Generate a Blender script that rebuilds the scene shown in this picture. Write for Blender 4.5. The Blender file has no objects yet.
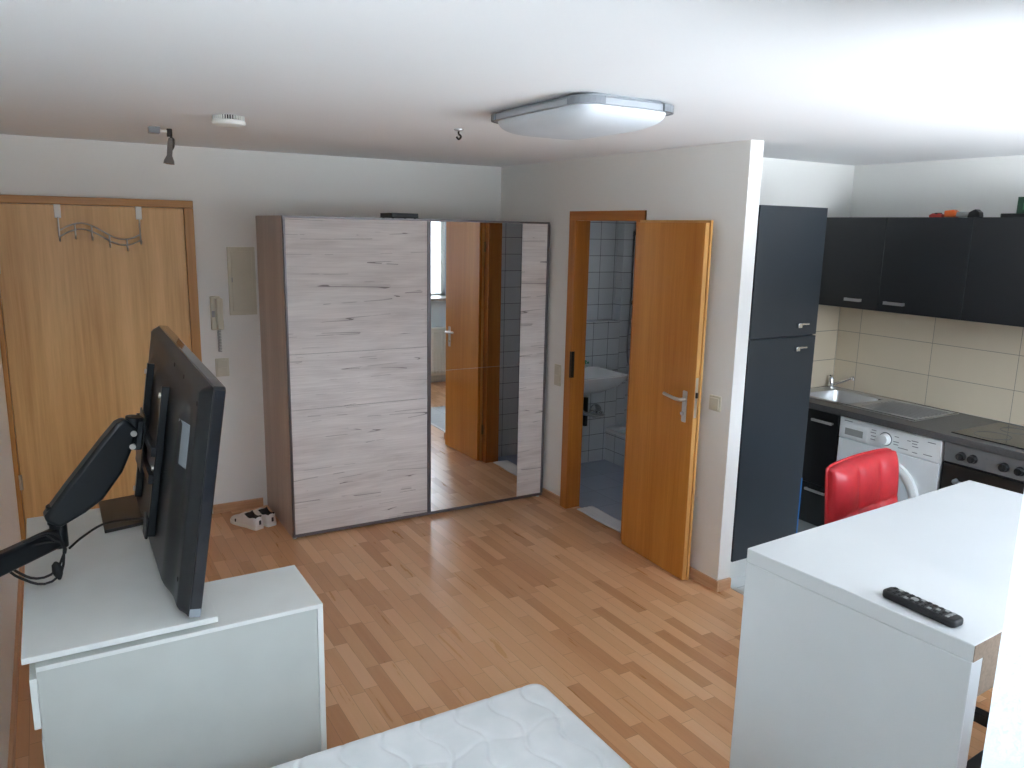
import bpy, bmesh, math, random
from mathutils import Vector, Matrix
random.seed(7)
S = bpy.context.scene
COL = S.collection
PI = math.pi

# ------------------------------------------------------------------ camera
CAM = (-3.0397, -5.3390, 1.9326); YAW, PITCH, ROLL, FPX = 0.536415, 0.196191, 0.021167, 785.767
def make_camera():
    cd = bpy.data.cameras.new('camera'); cam = bpy.data.objects.new('camera', cd); COL.objects.link(cam)
    f = Vector((math.sin(YAW)*math.cos(PITCH), math.cos(YAW)*math.cos(PITCH), -math.sin(PITCH)))
    r0 = Vector((math.cos(YAW), -math.sin(YAW), 0)); u0 = r0.cross(f)
    r = r0*math.cos(ROLL) + u0*math.sin(ROLL); u = -r0*math.sin(ROLL) + u0*math.cos(ROLL)
    m = Matrix((r, u, -f)).transposed().to_4x4(); m.translation = CAM
    cam.matrix_world = m
    cd.sensor_fit = 'HORIZONTAL'; cd.sensor_width = 36.0; cd.lens = FPX*36/1024
    cd.clip_start = 0.02; cd.clip_end = 200
    S.camera = cam
make_camera()

# ------------------------------------------------------------------ world, sun, exposure
SKY_STRENGTH = 8.0
# sin(elevation) -> colour: added ground glow to lift the ceiling, horizon dimmed for the far wall, bright hazy sky above
SKY = [(-1.0, (2.714, 2.921, 3.139)), (-0.26, (2.498, 2.684, 2.919)), (-0.1, (0.33, 0.36, 0.393)), (0.03, (0.407, 0.45, 0.511)), (0.13, (0.891, 1.02, 1.17)), (0.32, (1.065, 1.22, 1.404)), (1.0, (0.814, 1.0, 1.298))]
w = bpy.data.worlds.new('sky'); S.world = w; w.use_nodes = True
nt = w.node_tree; nt.nodes.clear()
tc = nt.nodes.new('ShaderNodeTexCoord'); sx = nt.nodes.new('ShaderNodeSeparateXYZ')
cr = nt.nodes.new('ShaderNodeValToRGB'); mr = nt.nodes.new('ShaderNodeMapRange')
bg = nt.nodes.new('ShaderNodeBackground'); ow = nt.nodes.new('ShaderNodeOutputWorld')
nt.links.new(tc.outputs['Generated'], sx.inputs[0]); nt.links.new(sx.outputs['Z'], mr.inputs[0])
mr.inputs[1].default_value = -1; mr.inputs[2].default_value = 1
nt.links.new(mr.outputs[0], cr.inputs[0]); nt.links.new(cr.outputs[0], bg.inputs[0]); nt.links.new(bg.outputs[0], ow.inputs[0])
e = cr.color_ramp.elements
e[0].position, e[0].color = 0.0, SKY[0][1] + (1,)
e[1].position, e[1].color = 1.0, SKY[-1][1] + (1,)
for zz, cc_ in SKY[1:-1]:
    k = e.new((zz+1)/2); k.color = cc_ + (1,)
bg.inputs[1].default_value = SKY_STRENGTH

def portal(name, loc, rot, sx_, sy_):
    l = bpy.data.lights.new(name, 'AREA'); l.shape = 'RECTANGLE'; l.size = sx_; l.size_y = sy_
    l.cycles.is_portal = True
    o = bpy.data.objects.new(name, l); COL.objects.link(o); o.location = loc; o.rotation_euler = rot
portal('window_portal', (-2.80, -5.50, 1.70), (PI/2, 0, PI), 1.02, 1.10)
portal('window_portal', (0.05, -5.50, 1.535), (PI/2, 0, PI), 2.54, 1.04)
portal('window_portal', (1.745, -0.79, 1.74), (PI/2, 0, -PI/2), 0.3, 0.38)

S.view_settings.view_transform = 'Standard'; S.view_settings.look = 'None'
S.view_settings.gamma = 1; S.view_settings.use_curve_mapping = False
S.view_settings.exposure = 0.36
S.cycles.use_denoising = True
S.cycles.max_bounces = 14; S.cycles.diffuse_bounces = 8; S.cycles.glossy_bounces = 6; S.cycles.transparent_max_bounces = 12
S.cycles.caustics_reflective = False; S.cycles.caustics_refractive = False
S.cycles.sample_clamp_indirect = 10

# ------------------------------------------------------------------ materials
def srgb(r, g, b):
    f = lambda c: (c/255/12.92) if c/255 <= 0.04045 else ((c/255+0.055)/1.055)**2.4
    return (f(r), f(g), f(b))
class NT:
    def __init__(s, name):
        s.m = bpy.data.materials.new(name); s.m.use_nodes = True
        s.t = s.m.node_tree; s.b = s.t.nodes['Principled BSDF']
    def n(s, typ, **kw):
        x = s.t.nodes.new('ShaderNode'+typ)
        for k_, v in kw.items(): setattr(x, k_, v)
        return x
    def l(s, a, b): s.t.links.new(a, b)
    def val(s, sock, v):
        if hasattr(v, 'links') or isinstance(v, bpy.types.NodeSocket): s.l(v, sock)
        else: sock.default_value = v
    def math(s, op, a, b=0.0, c=None):
        x = s.n('Math', operation=op); s.val(x.inputs[0], a); s.val(x.inputs[1], b)
        if c is not None: s.val(x.inputs[2], c)
        return x.outputs[0]
    def coord(s, scale=(1,1,1)):
        tc = s.n('TexCoord'); mp = s.n('Mapping'); s.l(tc.outputs['Object'], mp.inputs[0]); mp.inputs['Scale'].default_value = scale
        return mp.outputs[0]
    def noise(s, vec, scale, detail=3, rough=0.5, dist=0.0):
        x = s.n('TexNoise'); s.l(vec, x.inputs['Vector']); x.inputs['Scale'].default_value = scale
        x.inputs['Detail'].default_value = detail; x.inputs['Roughness'].default_value = rough; x.inputs['Distortion'].default_value = dist
        return x.outputs[0]
    def ramp(s, fac, stops):
        x = s.n('ValToRGB'); s.val(x.inputs[0], fac); el = x.color_ramp.elements
        el[0].position, el[0].color = stops[0][0], tuple(stops[0][1])+(1,)
        el[1].position, el[1].color = stops[-1][0], tuple(stops[-1][1])+(1,)
        for p, c in stops[1:-1]:
            q = el.new(p); q.color = tuple(c)+(1,)
        return x.outputs[0]
    def mix(s, fac, a, b, mode='MIX'):
        x = s.n('Mix', data_type='RGBA', blend_type=mode); s.val(x.inputs[0], fac)
        for i, v in ((6, a), (7, b)):
            if isinstance(v, tuple): x.inputs[i].default_value = v + ((1,) if len(v) == 3 else ())
            else: s.l(v, x.inputs[i])
        return x.outputs[2]
    def bump(s, h, strength=0.2, dist=0.01):
        x = s.n('Bump'); s.l(h, x.inputs['Height']); x.inputs['Strength'].default_value = strength; x.inputs['Distance'].default_value = dist
        s.l(x.outputs[0], s.b.inputs['Normal'])
    def base(s, c): s.val(s.b.inputs['Base Color'], c if not isinstance(c, tuple) else c + ((1,) if len(c) == 3 else ()))
    def rough(s, v): s.val(s.b.inputs['Roughness'], v)
def plain(name, col, rough=0.5, metal=0.0, spec=0.5, var=0.03, nscale=6.0, coat=0.0):
    t = NT(name); v = t.coord(); f = t.noise(v, nscale, 2)
    t.base(t.ramp(f, [(0.3, tuple(max(0, c*(1-var)) for c in col)), (0.7, tuple(min(1, c*(1+var)) for c in col))]))
    t.rough(rough); t.b.inputs['Metallic'].default_value = metal; t.b.inputs['Specular IOR Level'].default_value = spec
    t.b.inputs['Coat Weight'].default_value = coat
    return t.m
def wall_mat(name, col, bumpy=0.12, scale=170):
    t = NT(name); v = t.coord(); t.base(t.ramp(t.noise(v, 2.0, 2), [(0.3, tuple(c*0.985 for c in col)), (0.7, col)])); t.rough(0.9)
    t.b.inputs['Specular IOR Level'].default_value = 0.2
    t.bump(t.noise(v, scale, 3, 0.6), bumpy, 0.004); return t.m
def veneer(name, dark, light, axis='Z', rough=0.35, streak=14, grain=1.0, spec=0.4, big=1.0):
    """wood veneer with the grain running along an axis"""
    sc = {'Z': (1, 1, 0.04), 'X': (0.04, 1, 1), 'Y': (1, 0.04, 1)}[axis]
    t = NT(name); v = t.coord(sc)
    a = t.noise(v, streak, 4, 0.6, 0.6); bb = t.noise(v, 90, 3, 0.6); cc = t.noise(t.coord({'Z': (1, 1, .25), 'X': (.25, 1, 1), 'Y': (1, .25, 1)}[axis]), 2.2*big, 2)
    f = t.math('ADD', t.math('MULTIPLY', a, 0.5), t.math('ADD', t.math('MULTIPLY', bb, 0.22*grain), t.math('MULTIPLY', cc, 0.38)))
    t.base(t.ramp(f, [(0.36, dark), (0.68, light)])); t.rough(rough); t.b.inputs['Specular IOR Level'].default_value = spec
    return t.m
def tile(name, col, grout, tw, th, axes='XZ', off=(0, 0), gw=0.004, rough=0.15, var=0.04, bumpd=0.002):
    t = NT(name); tcn = t.n('TexCoord'); geo = t.n('NewGeometry'); sp = t.n('SeparateXYZ'); t.l(geo.outputs['Position'], sp.inputs[0])
    U = t.math('SUBTRACT', sp.outputs[axes[0]], off[0]); V = t.math('SUBTRACT', sp.outputs[axes[1]], off[1])
    u = t.math('DIVIDE', U, tw); vv = t.math('DIVIDE', V, th)
    fu = t.math('FRACT', t.math('ADD', u, 100)); fv = t.math('FRACT', t.math('ADD', vv, 100))
    du = t.math('MULTIPLY', t.math('MINIMUM', fu, t.math('SUBTRACT', 1, fu)), tw); dv = t.math('MULTIPLY', t.math('MINIMUM', fv, t.math('SUBTRACT', 1, fv)), th)
    d = t.math('MINIMUM', du, dv); g = t.math('LESS_THAN', d, gw/2)
    cmb = t.n('CombineXYZ'); t.l(t.math('FLOOR', u), cmb.inputs[0]); t.l(t.math('FLOOR', vv), cmb.inputs[1])
    wn = t.n('TexWhiteNoise'); t.l(cmb.outputs[0], wn.inputs[0])
    n2 = t.noise(tcn.outputs['Object'], 7, 3)
    f = t.math('ADD', t.math('MULTIPLY', wn.outputs[0], 0.5), t.math('MULTIPLY', n2, 0.5))
    c = t.ramp(f, [(0.2, tuple(x*(1-var) for x in col)), (0.8, tuple(min(1, x*(1+var)) for x in col))])
    t.base(t.mix(g, c, tuple(grout))); t.rough(t.math('ADD', rough, t.math('MULTIPLY', g, 0.6)))
    t.bump(t.math('SUBTRACT', 1, g), 0.3, bumpd); return t.m
def laminate(name):
    t = NT(name); geo = t.n('NewGeometry'); sp = t.n('SeparateXYZ'); t.l(geo.outputs['Position'], sp.inputs[0])
    W, L = 0.064, 0.40
    u = t.math('DIVIDE', t.math('ADD', sp.outputs['X'], 20), W); row = t.math('FLOOR', u)
    wr = t.n('TexWhiteNoise', noise_dimensions='1D'); t.l(row, wr.inputs['W'])
    v = t.math('ADD', t.math('DIVIDE', t.math('ADD', sp.outputs['Y'], 20), L), t.math('MULTIPLY', wr.outputs[0], 7.3)); cell = t.math('FLOOR', v)
    cmb = t.n('CombineXYZ'); t.l(row, cmb.inputs[0]); t.l(cell, cmb.inputs[1])
    wn = t.n('TexWhiteNoise', noise_dimensions='2D'); t.l(cmb.outputs[0], wn.inputs[0])
    c2 = t.n('CombineXYZ'); t.l(sp.outputs['X'], c2.inputs[0]); t.l(t.math('MULTIPLY', sp.outputs['Y'], 0.06), c2.inputs[1]); t.l(wn.outputs[0], c2.inputs[2])
    g1 = t.noise(c2.outputs[0], 26, 4, 0.6, 0.5); g2 = t.noise(c2.outputs[0], 120, 2)
    f = t.math('ADD', t.math('MULTIPLY', wn.outputs[0], 0.62), t.math('ADD', t.math('MULTIPLY', g1, 0.30), t.math('MULTIPLY', g2, 0.10)))
    c = t.ramp(f, [(0.12, srgb(190, 134, 90)), (0.42, srgb(212, 160, 116)), (0.72, srgb(224, 176, 132)), (0.98, srgb(232, 192, 152))])
    fu = t.math('FRACT', u); fv = t.math('FRACT', v)
    e1 = t.math('LESS_THAN', t.math('MINIMUM', fu, t.math('SUBTRACT', 1, fu)), 0.018); e2 = t.math('LESS_THAN', t.math('MINIMUM', fv, t.math('SUBTRACT', 1, fv)), 0.0035)
    t.base(t.mix(t.math('MULTIPLY', t.math('MAXIMUM', e1, e2), 0.35), c, srgb(110, 66, 40)))
    t.rough(t.math('ADD', 0.24, t.math('MULTIPLY', g1, 0.10))); t.b.inputs['Specular IOR Level'].default_value = 0.5
    t.bump(g2, 0.03, 0.002)
    return t.m
def whitewood(name, c_lo, c_hi, crack):
    """white-washed oak decor, horizontal grain with dark cracks"""
    t = NT(name); v = t.coord((0.10, 1, 1))
    a = t.noise(v, 16, 5, 0.62, 0.8); b_ = t.noise(t.coord((0.22, 1, 1)), 5, 3, 0.6, 0.4); fine = t.noise(t.coord((0.03, 1, 1)), 170, 2)
    f = t.math('ADD', t.math('MULTIPLY', a, 0.5), t.math('ADD', t.math('MULTIPLY', b_, 0.3), t.math('MULTIPLY', fine, 0.25)))
    c = t.ramp(f, [(0.40, c_lo), (0.62, c_hi)])
    vc = t.coord((0.035, 1, 1)); n = t.noise(vc, 15, 1.2, 0.5, 0.25)
    r = t.math('ABSOLUTE', t.math('SUBTRACT', n, 0.5)); line = t.math('LESS_THAN', r, 0.0035)
    msk = t.math('GREATER_THAN', t.noise(t.coord((0.8, 1, 3.5)), 5.0, 2), 0.535)
    soft = t.ramp(r, [(0.0, (1, 1, 1)), (0.02, (0, 0, 0))])
    lf = t.math('MULTIPLY', msk, t.math('ADD', t.math('MULTIPLY', line, 0.55), t.math('MULTIPLY', soft, 0.22)))
    t.base(t.mix(lf, c, tuple(crack))); t.rough(0.5); t.b.inputs['Specular IOR Level'].default_value = 0.35
    return t.m
def glass(name):
    t = NT(name); t.t.nodes.remove(t.b)
    tr = t.n('BsdfTransparent'); gl = t.n('BsdfGlossy'); gl.inputs['Roughness'].default_value = 0.01; fr = t.n('Fresnel'); fr.inputs[0].default_value = 1.3
    mx = t.n('MixShader'); t.l(fr.outputs[0], mx.inputs[0]); t.l(tr.outputs[0], mx.inputs[1]); t.l(gl.outputs[0], mx.inputs[2])
    t.l(mx.outputs[0], t.t.nodes['Material Output'].inputs[0]); return t.m

M = {}
M['wall'] = wall_mat('white_wallpaper', srgb(236, 236, 232))
M['wall_rough'] = wall_mat('rough_white_wallpaper', srgb(204, 212, 217), 0.9, 55)
M['ceiling'] = wall_mat('white_ceiling_paint', srgb(240, 242, 243), 0.08, 120)
M['floor'] = laminate('beech_strip_laminate')
M['kitchen_floor'] = tile('white_floor_tile', srgb(222, 226, 226), srgb(150, 155, 158), 0.30, 0.30, 'XY', (0.1, -2.5), 0.004, 0.18)
M['bath_floor'] = tile('grey_floor_tile', srgb(176, 186, 204), srgb(120, 128, 140), 0.30, 0.30, 'XY', (0.1, -0.2), 0.003, 0.2)
M['bath_tile_xz'] = tile('white_wall_tile_back', srgb(214, 218, 220), srgb(92, 96, 102), 0.15, 0.135, 'XZ', (0.05, 0.10), 0.004, 0.12)
M['bath_tile_yz'] = tile('white_wall_tile_side', srgb(214, 218, 220), srgb(92, 96, 102), 0.15, 0.135, 'YZ', (0.0, 0.10), 0.004, 0.12)
M['kit_tile_yz'] = tile('beige_wall_tile_side', srgb(222, 208, 184), srgb(150, 140, 124), 0.505, 0.20, 'YZ', (-2.04, 0.893), 0.003, 0.3, 0.03, 0.0015)
M['kit_tile_xz'] = tile('beige_wall_tile_back', srgb(222, 208, 184), srgb(150, 140, 124), 0.505, 0.20, 'XZ', (1.10, 0.893), 0.004, 0.3, 0.03, 0.0015)
M['baseboard'] = veneer('beech_skirting', srgb(176, 128, 92), srgb(214, 176, 140), 'Y', 0.4)
M['baseboard_x'] = veneer('beech_skirting_long', srgb(176, 128, 92), srgb(214, 176, 140), 'X', 0.4)
M['door'] = veneer('golden_door_veneer', srgb(178, 104, 30), srgb(214, 148, 66), 'Z', 0.3, 9)
M['door_entry'] = veneer('honey_door_veneer', srgb(186, 140, 84), srgb(230, 188, 130), 'Z', 0.33, 10)
M['door_frame'] = veneer('amber_frame_veneer', srgb(156, 90, 30), srgb(194, 124, 56), 'Z', 0.32, 12)
M['entry_frame'] = veneer('tan_frame_veneer', srgb(158, 108, 56), srgb(200, 148, 86), 'Z', 0.32, 12)
M['entry_frame_x'] = veneer('tan_frame_veneer_head', srgb(158, 108, 56), srgb(200, 148, 86), 'X', 0.32, 12)
M['door_frame_x'] = veneer('amber_frame_veneer_head', srgb(156, 90, 30), srgb(194, 124, 56), 'X', 0.32, 12)
M['door_frame_y'] = veneer('amber_frame_veneer_lintel', srgb(156, 90, 30), srgb(194, 124, 56), 'Y', 0.32, 12)
M['door_edge'] = veneer('pale_door_edging', srgb(196, 138, 70), srgb(222, 176, 110), 'Z', 0.4)
M['whitewood'] = whitewood('white_washed_oak', srgb(200, 193, 190), srgb(226, 221, 218), srgb(96, 86, 86))
M['carcass'] = veneer('taupe_wood_decor', srgb(164, 148, 140), srgb(198, 183, 174), 'Z', 0.5)
M['profile'] = plain('dark_aluminium', srgb(112, 108, 110), 0.35, 0.7)
M['mirror'] = plain('mirror_silver', (0.86, 0.88, 0.88), 0.0, 1.0, var=0.0)
M['white'] = plain('white_lacquer_board', srgb(228, 230, 226), 0.4)
M['white_back'] = plain('white_hardboard', srgb(192, 195, 190), 0.55)
M['gloss'] = plain('white_high_gloss', srgb(232, 234, 234), 0.12, coat=0.3, var=0.01)
M['plastic'] = plain('white_plastic', srgb(228, 228, 222), 0.4)
M['cream'] = plain('cream_plastic', srgb(206, 202, 184), 0.45)
M['grey_plastic'] = plain('grey_plastic', srgb(150, 152, 150), 0.5)
M['black'] = plain('black_plastic', srgb(20, 21, 23), 0.4)
M['tv_black'] = plain('matt_black_casing', srgb(34, 36, 38), 0.38)
M['tv_edge'] = plain('gloss_black_bezel', srgb(16, 18, 26), 0.08, coat=0.6)
M['screen'] = plain('black_screen', srgb(10, 10, 12), 0.12)
M['arm'] = plain('black_painted_steel', srgb(26, 30, 34), 0.3, 0.2)
M['rubber'] = plain('black_rubber', srgb(18, 18, 18), 0.6)
M['chrome'] = plain('chrome', (0.75, 0.75, 0.75), 0.12, 1.0, var=0.01)
M['steel'] = plain('brushed_steel', (0.60, 0.60, 0.60), 0.34, 0.85)
M['nickel'] = plain('satin_nickel', (0.62, 0.60, 0.56), 0.28, 1.0)
M['brass'] = plain('dark_brass', (0.30, 0.22, 0.12), 0.4, 0.8)
M['dark_iron'] = plain('dark_metal', srgb(50, 46, 42), 0.4, 0.6)
M['slate'] = plain('slate_cabinet_front', srgb(41, 48, 55), 0.35)
M['anthracite'] = plain('anthracite_cabinet_front', srgb(33, 35, 38), 0.42)
M['black_front'] = plain('black_cabinet_front', srgb(20, 20, 22), 0.3)
M['worktop'] = plain('grey_worktop', srgb(82, 82, 82), 0.4, var=0.12, nscale=90)
M['hob'] = plain('black_glass', srgb(30, 29, 28), 0.1)
M['appliance'] = plain('white_enamel', srgb(226, 232, 234), 0.25)
M['appliance_panel'] = plain('white_panel_plastic', srgb(232, 236, 236), 0.35)
M['print'] = plain('grey_print', srgb(110, 116, 120), 0.6)
M['chipboard'] = plain('raw_chipboard_edge', srgb(150, 130, 112), 0.7, var=0.12, nscale=120)
M['ceramic'] = plain('white_ceramic', srgb(236, 238, 238), 0.08)
M['lamp'] = plain('frosted_acrylic', srgb(206, 213, 218), 0.5, spec=0.3)
M['silver'] = plain('silver_plastic', srgb(176, 182, 188), 0.3, 0.4)
M['grey_cap'] = plain('grey_cap_plastic', srgb(128, 134, 140), 0.35, 0.3)
M['glass'] = glass('window_glass')
M['blue'] = plain('blue_film', srgb(20, 98, 168), 0.3)
M['red_plastic'] = plain('red_plastic', srgb(190, 60, 52), 0.4)
M['orange'] = plain('orange_plastic', srgb(226, 104, 40), 0.4)
M['green'] = plain('dark_green_card', srgb(28, 62, 46), 0.5)
M['leaf'] = plain('green_leaf', srgb(58, 120, 92), 0.5, var=0.2)
M['canvas'] = plain('white_canvas', srgb(222, 218, 216), 0.8)
M['lining'] = plain('dark_shoe_lining', srgb(52, 48, 48), 0.9)
M['paper'] = plain('pale_sticker_paper', srgb(150, 158, 164), 0.6)
M['mat'] = plain('white_cotton', srgb(228, 230, 230), 0.95)
M['print_dark'] = plain('dark_mark', srgb(40, 40, 44), 0.6)
def leather():
    t = NT('red_faux_leather'); v = t.coord(); t.base(t.ramp(t.noise(v, 30, 3), [(0.3, srgb(174, 28, 38)), (0.7, srgb(188, 36, 46))])); t.rough(0.36)
    t.bump(t.noise(v, 260, 2), 0.12, 0.002); return t.m
M['leather'] = leather()
def mattress_mat():
    t = NT('white_quilted_ticking'); v = t.coord(); t.base(t.ramp(t.noise(v, 9, 3), [(0.3, srgb(222, 226, 226)), (0.7, srgb(234, 236, 236))])); t.rough(0.9)
    t.bump(t.noise(v, 300, 2), 0.2, 0.002); return t.m
M['mattress'] = mattress_mat()

# ------------------------------------------------------------------ mesh building
class MB:
    def __init__(s): s.v = []; s.f = []
    def add(s, vs, fs):
        n = len(s.v); s.v += [Vector(p) for p in vs]; s.f += [tuple(i+n for i in f) for f in fs]; return s
    def box(s, a, b):
        x0, x1 = sorted((a[0], b[0])); y0, y1 = sorted((a[1], b[1])); z0, z1 = sorted((a[2], b[2]))
        return s.add([(x0,y0,z0),(x1,y0,z0),(x1,y1,z0),(x0,y1,z0),(x0,y0,z1),(x1,y0,z1),(x1,y1,z1),(x0,y1,z1)],
                     [(0,3,2,1),(4,5,6,7),(0,1,5,4),(1,2,6,5),(2,3,7,6),(3,0,4,7)])
    def obox(s, c, ux, uy, uz, hx, hy, hz):
        c = Vector(c); ux, uy, uz = Vector(ux).normalized()*hx, Vector(uy).normalized()*hy, Vector(uz).normalized()*hz
        P = [c+ux*i+uy*j+uz*k for k in (-1,1) for (i,j) in ((-1,-1),(1,-1),(1,1),(-1,1))]
        return s.add(P, [(0,3,2,1),(4,5,6,7),(0,1,5,4),(1,2,6,5),(2,3,7,6),(3,0,4,7)])
    def tube(s, pts, r, n=10, cap=True, closed=False):
        pts = [Vector(p) for p in pts]; m = len(pts); rs = r if isinstance(r, (list, tuple)) else [r]*m
        rings = []; prev = None
        for i, p in enumerate(pts):
            if closed: d = pts[(i+1) % m]-pts[i-1]
            else: d = pts[min(i+1, m-1)]-pts[max(i-1, 0)]
            d.normalize()
            if prev is None:
                a = Vector((0,0,1)) if abs(d.z) < 0.9 else Vector((1,0,0)); u = d.cross(a).normalized()
            else:
                u = (prev - d*prev.dot(d)).normalized()
            prev = u; vv = d.cross(u)
            rings.append([p + (u*math.cos(2*PI*k/n)+vv*math.sin(2*PI*k/n))*rs[i] for k in range(n)])
        base = len(s.v); s.v += [q for ring in rings for q in ring]
        for i in range(m if closed else m-1):
            j = (i+1) % m
            for k in range(n):
                s.f.append((base+i*n+k, base+i*n+(k+1) % n, base+j*n+(k+1) % n, base+j*n+k))
        if cap and not closed:
            s.f.append(tuple(base+k for k in reversed(range(n)))); s.f.append(tuple(base+(m-1)*n+k for k in range(n)))
        return s
    def cyl(s, a, b, r, n=20, r2=None): return s.tube([a, b], [r, r if r2 is None else r2], n)
    def lathe(s, prof, c, axis=(0,0,1), n=32):
        """prof: (radius, height) pairs along the axis, from c"""
        ax = Vector(axis).normalized(); a = Vector((1,0,0)) if abs(ax.x) < 0.9 else Vector((0,1,0)); u = (a-ax*a.dot(ax)).normalized(); vv = ax.cross(u)
        base = len(s.v); c = Vector(c); m = len(prof)
        for (r, h) in prof:
            for k in range(n): s.v.append(c + ax*h + (u*math.cos(2*PI*k/n)+vv*math.sin(2*PI*k/n))*max(r, 1e-5))
        for i in range(m-1):
            for k in range(n): s.f.append((base+i*n+k, base+i*n+(k+1) % n, base+(i+1)*n+(k+1) % n, base+(i+1)*n+k))
        if prof[0][0] > 1e-4: s.f.append(tuple(base+k for k in reversed(range(n))))
        if prof[-1][0] > 1e-4: s.f.append(tuple(base+(m-1)*n+k for k in range(n)))
        return s
    def prism(s, poly, o, ux, uy, un, d):
        """2D polygon in (ux,uy) at o, extruded by d along un"""
        o, ux, uy, un = Vector(o), Vector(ux), Vector(uy), Vector(un); n = len(poly)
        P = [o+ux*p[0]+uy*p[1] for p in poly]; Q = [p+un*d for p in P]
        return s.add(P+Q, [tuple(range(n)), tuple(reversed(range(n, 2*n)))] + [(i, i+n, (i+1) % n+n, (i+1) % n) for i in range(n)])
    def grid(s, fn, nu, nv, cu=False):
        base = len(s.v)
        for i in range(nu+1):
            for j in range(nv+1): s.v.append(Vector(fn(i/nu, j/nv)))
        for i in range(nu):
            for j in range(nv): s.f.append((base+i*(nv+1)+j, base+(i+1)*(nv+1)+j, base+(i+1)*(nv+1)+j+1, base+i*(nv+1)+j+1))
        return s
    def xf(s, m):
        s.v = [m @ p for p in s.v]; return s
    def build(s, name, mat, parent=None, bevel=0.0, seg=2, smooth=True, angle=40, subsurf=0, origin=None):
        lo = Vector((min(p[i] for p in s.v) for i in range(3))); hi = Vector((max(p[i] for p in s.v) for i in range(3)))
        org = Vector(origin) if origin is not None else Vector(((lo.x+hi.x)/2, (lo.y+hi.y)/2, lo.z))
        me = bpy.data.meshes.new(name); me.from_pydata([tuple(p-org) for p in s.v], [], s.f); me.validate()
        bm = bmesh.new(); bm.from_mesh(me); bmesh.ops.remove_doubles(bm, verts=bm.verts, dist=1e-6); bmesh.ops.recalc_face_normals(bm, faces=bm.faces); bm.to_mesh(me); bm.free()
        if smooth:
            for p in me.polygons: p.use_smooth = True
            me.set_sharp_from_angle(angle=math.radians(angle))
        me.materials.append(M[mat] if isinstance(mat, str) else mat)
        o = bpy.data.objects.new(name, me); COL.objects.link(o)
        o['_w'] = list(org); o.location = org
        if parent is not None:
            o.parent = parent; o.location = org - Vector(parent['_w'])
        if bevel:
            b = o.modifiers.new('bevel', 'BEVEL'); b.width = bevel; b.segments = seg; b.limit_method = 'ANGLE'; b.angle_limit = math.radians(40)
        if subsurf:
            q = o.modifiers.new('subsurf', 'SUBSURF'); q.levels = subsurf; q.render_levels = subsurf
        return o
def B(a, b): return MB().box(a, b)
def tag(o, label=None, cat=None, group=None, kind=None):
    if label: o['label'] = label
    if cat: o['category'] = cat
    if group: o['group'] = group
    if kind: o['kind'] = kind
    return o
def empty(name, loc, label, cat, group=None, kind=None):
    o = bpy.data.objects.new(name, None); COL.objects.link(o); o.location = loc; o['_w'] = list(loc); o.empty_display_size = 0.1
    return tag(o, label, cat, group, kind)
def struct(name, mb, mat, label, cat, **kw): return tag(mb.build(name, mat, None, **kw), label, cat, None, 'structure')
def rrect(w_, h_, r, n=6):
    """rounded rectangle outline, centred"""
    out = []
    for cx, cy, a0 in ((w_/2-r, h_/2-r, 0), (-w_/2+r, h_/2-r, 90), (-w_/2+r, -h_/2+r, 180), (w_/2-r, -h_/2+r, 270)):
        for i in range(n+1):
            a = math.radians(a0+90*i/n); out.append((cx+r*math.cos(a), cy+r*math.sin(a)))
    return out
def curve(pts, n=8):
    """Catmull-Rom through points"""
    P = [Vector(p) for p in pts]; P = [P[0]*2-P[1]] + P + [P[-1]*2-P[-2]]; out = []
    for i in range(1, len(P)-2):
        for k in range(n):
            t = k/n; a, b, c, d = P[i-1:i+3]
            out.append(0.5*((2*b)+(c-a)*t+(2*a-5*b+4*c-d)*t*t+(3*b-a-3*c+d)*t**3))
    out.append(P[-2]); return out

# ------------------------------------------------------------------ the room
H = 2.381; XL = -3.29; YF = -5.0; YO = -5.47; XR = 1.62; KY = -1.862; WL = -2.473; WT = 0.09
FY0, FY1, FZ = -0.950, -1.716, 2.048
OY0, OY1, OZ = FY0-0.075, FY1+0.075, FZ-0.06       # clear opening of the bathroom doorway
struct('floor', B((XL-0.2, YF, -0.12), (WT+0.01, 0.0, 0)).box((WT+0.01, YF, -0.12), (XR+0.12, -3.72, 0)), 'floor', 'beech strip laminate floor of the living area', 'floor')
struct('floor_kitchen', B((WT+0.01, -3.72, -0.12), (XR+0.12, KY, 0)), 'kitchen_floor', 'white tiled floor in front of the kitchen units', 'floor')
struct('floor_bath', B((WT+0.01, KY, -0.12), (XR+0.12, 0.0, 0)), 'bath_floor', 'grey blue tiled floor inside the bathroom', 'floor')
struct('ceiling', B((XL-0.2, YF, H), (XR+0.12, 0.12, H+0.12)), 'ceiling', 'white painted ceiling over the whole room', 'ceiling')
struct('wall_left', B((XL-0.2, YO, -0.12), (XL, 0.12, H)), 'wall', 'white wall on the left behind the television arm', 'wall')
struct('wall_back', B((XL, 0.0, -0.12), (XR+0.12, 0.12, H)), 'wall', 'white far wall with entrance door and wardrobe', 'wall')
struct('wall_right', B((0, 0, 0), (WT, FY0-0.02, H)).box((0, FY0-0.02, FZ-0.02), (WT, FY1+0.02, H)).box((0, FY1+0.02, 0), (WT, WL, H)), 'wall',
       'white partition wall with the open bathroom doorway', 'wall')
struct('wall_kitchen_back', B((WT, KY, 0), (XR, KY+0.09, H)), 'wall', 'white wall behind the tall slate kitchen cabinet', 'wall')
struct('wall_kitchen_right', B((XR, YO, -0.12), (XR+0.12, KY+0.09, H)), 'wall', 'white wall above the kitchen wall cabinets', 'wall')
BY0, BY1, BZ0, BZ1 = -0.94, -0.64, 1.55, 1.93
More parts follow.
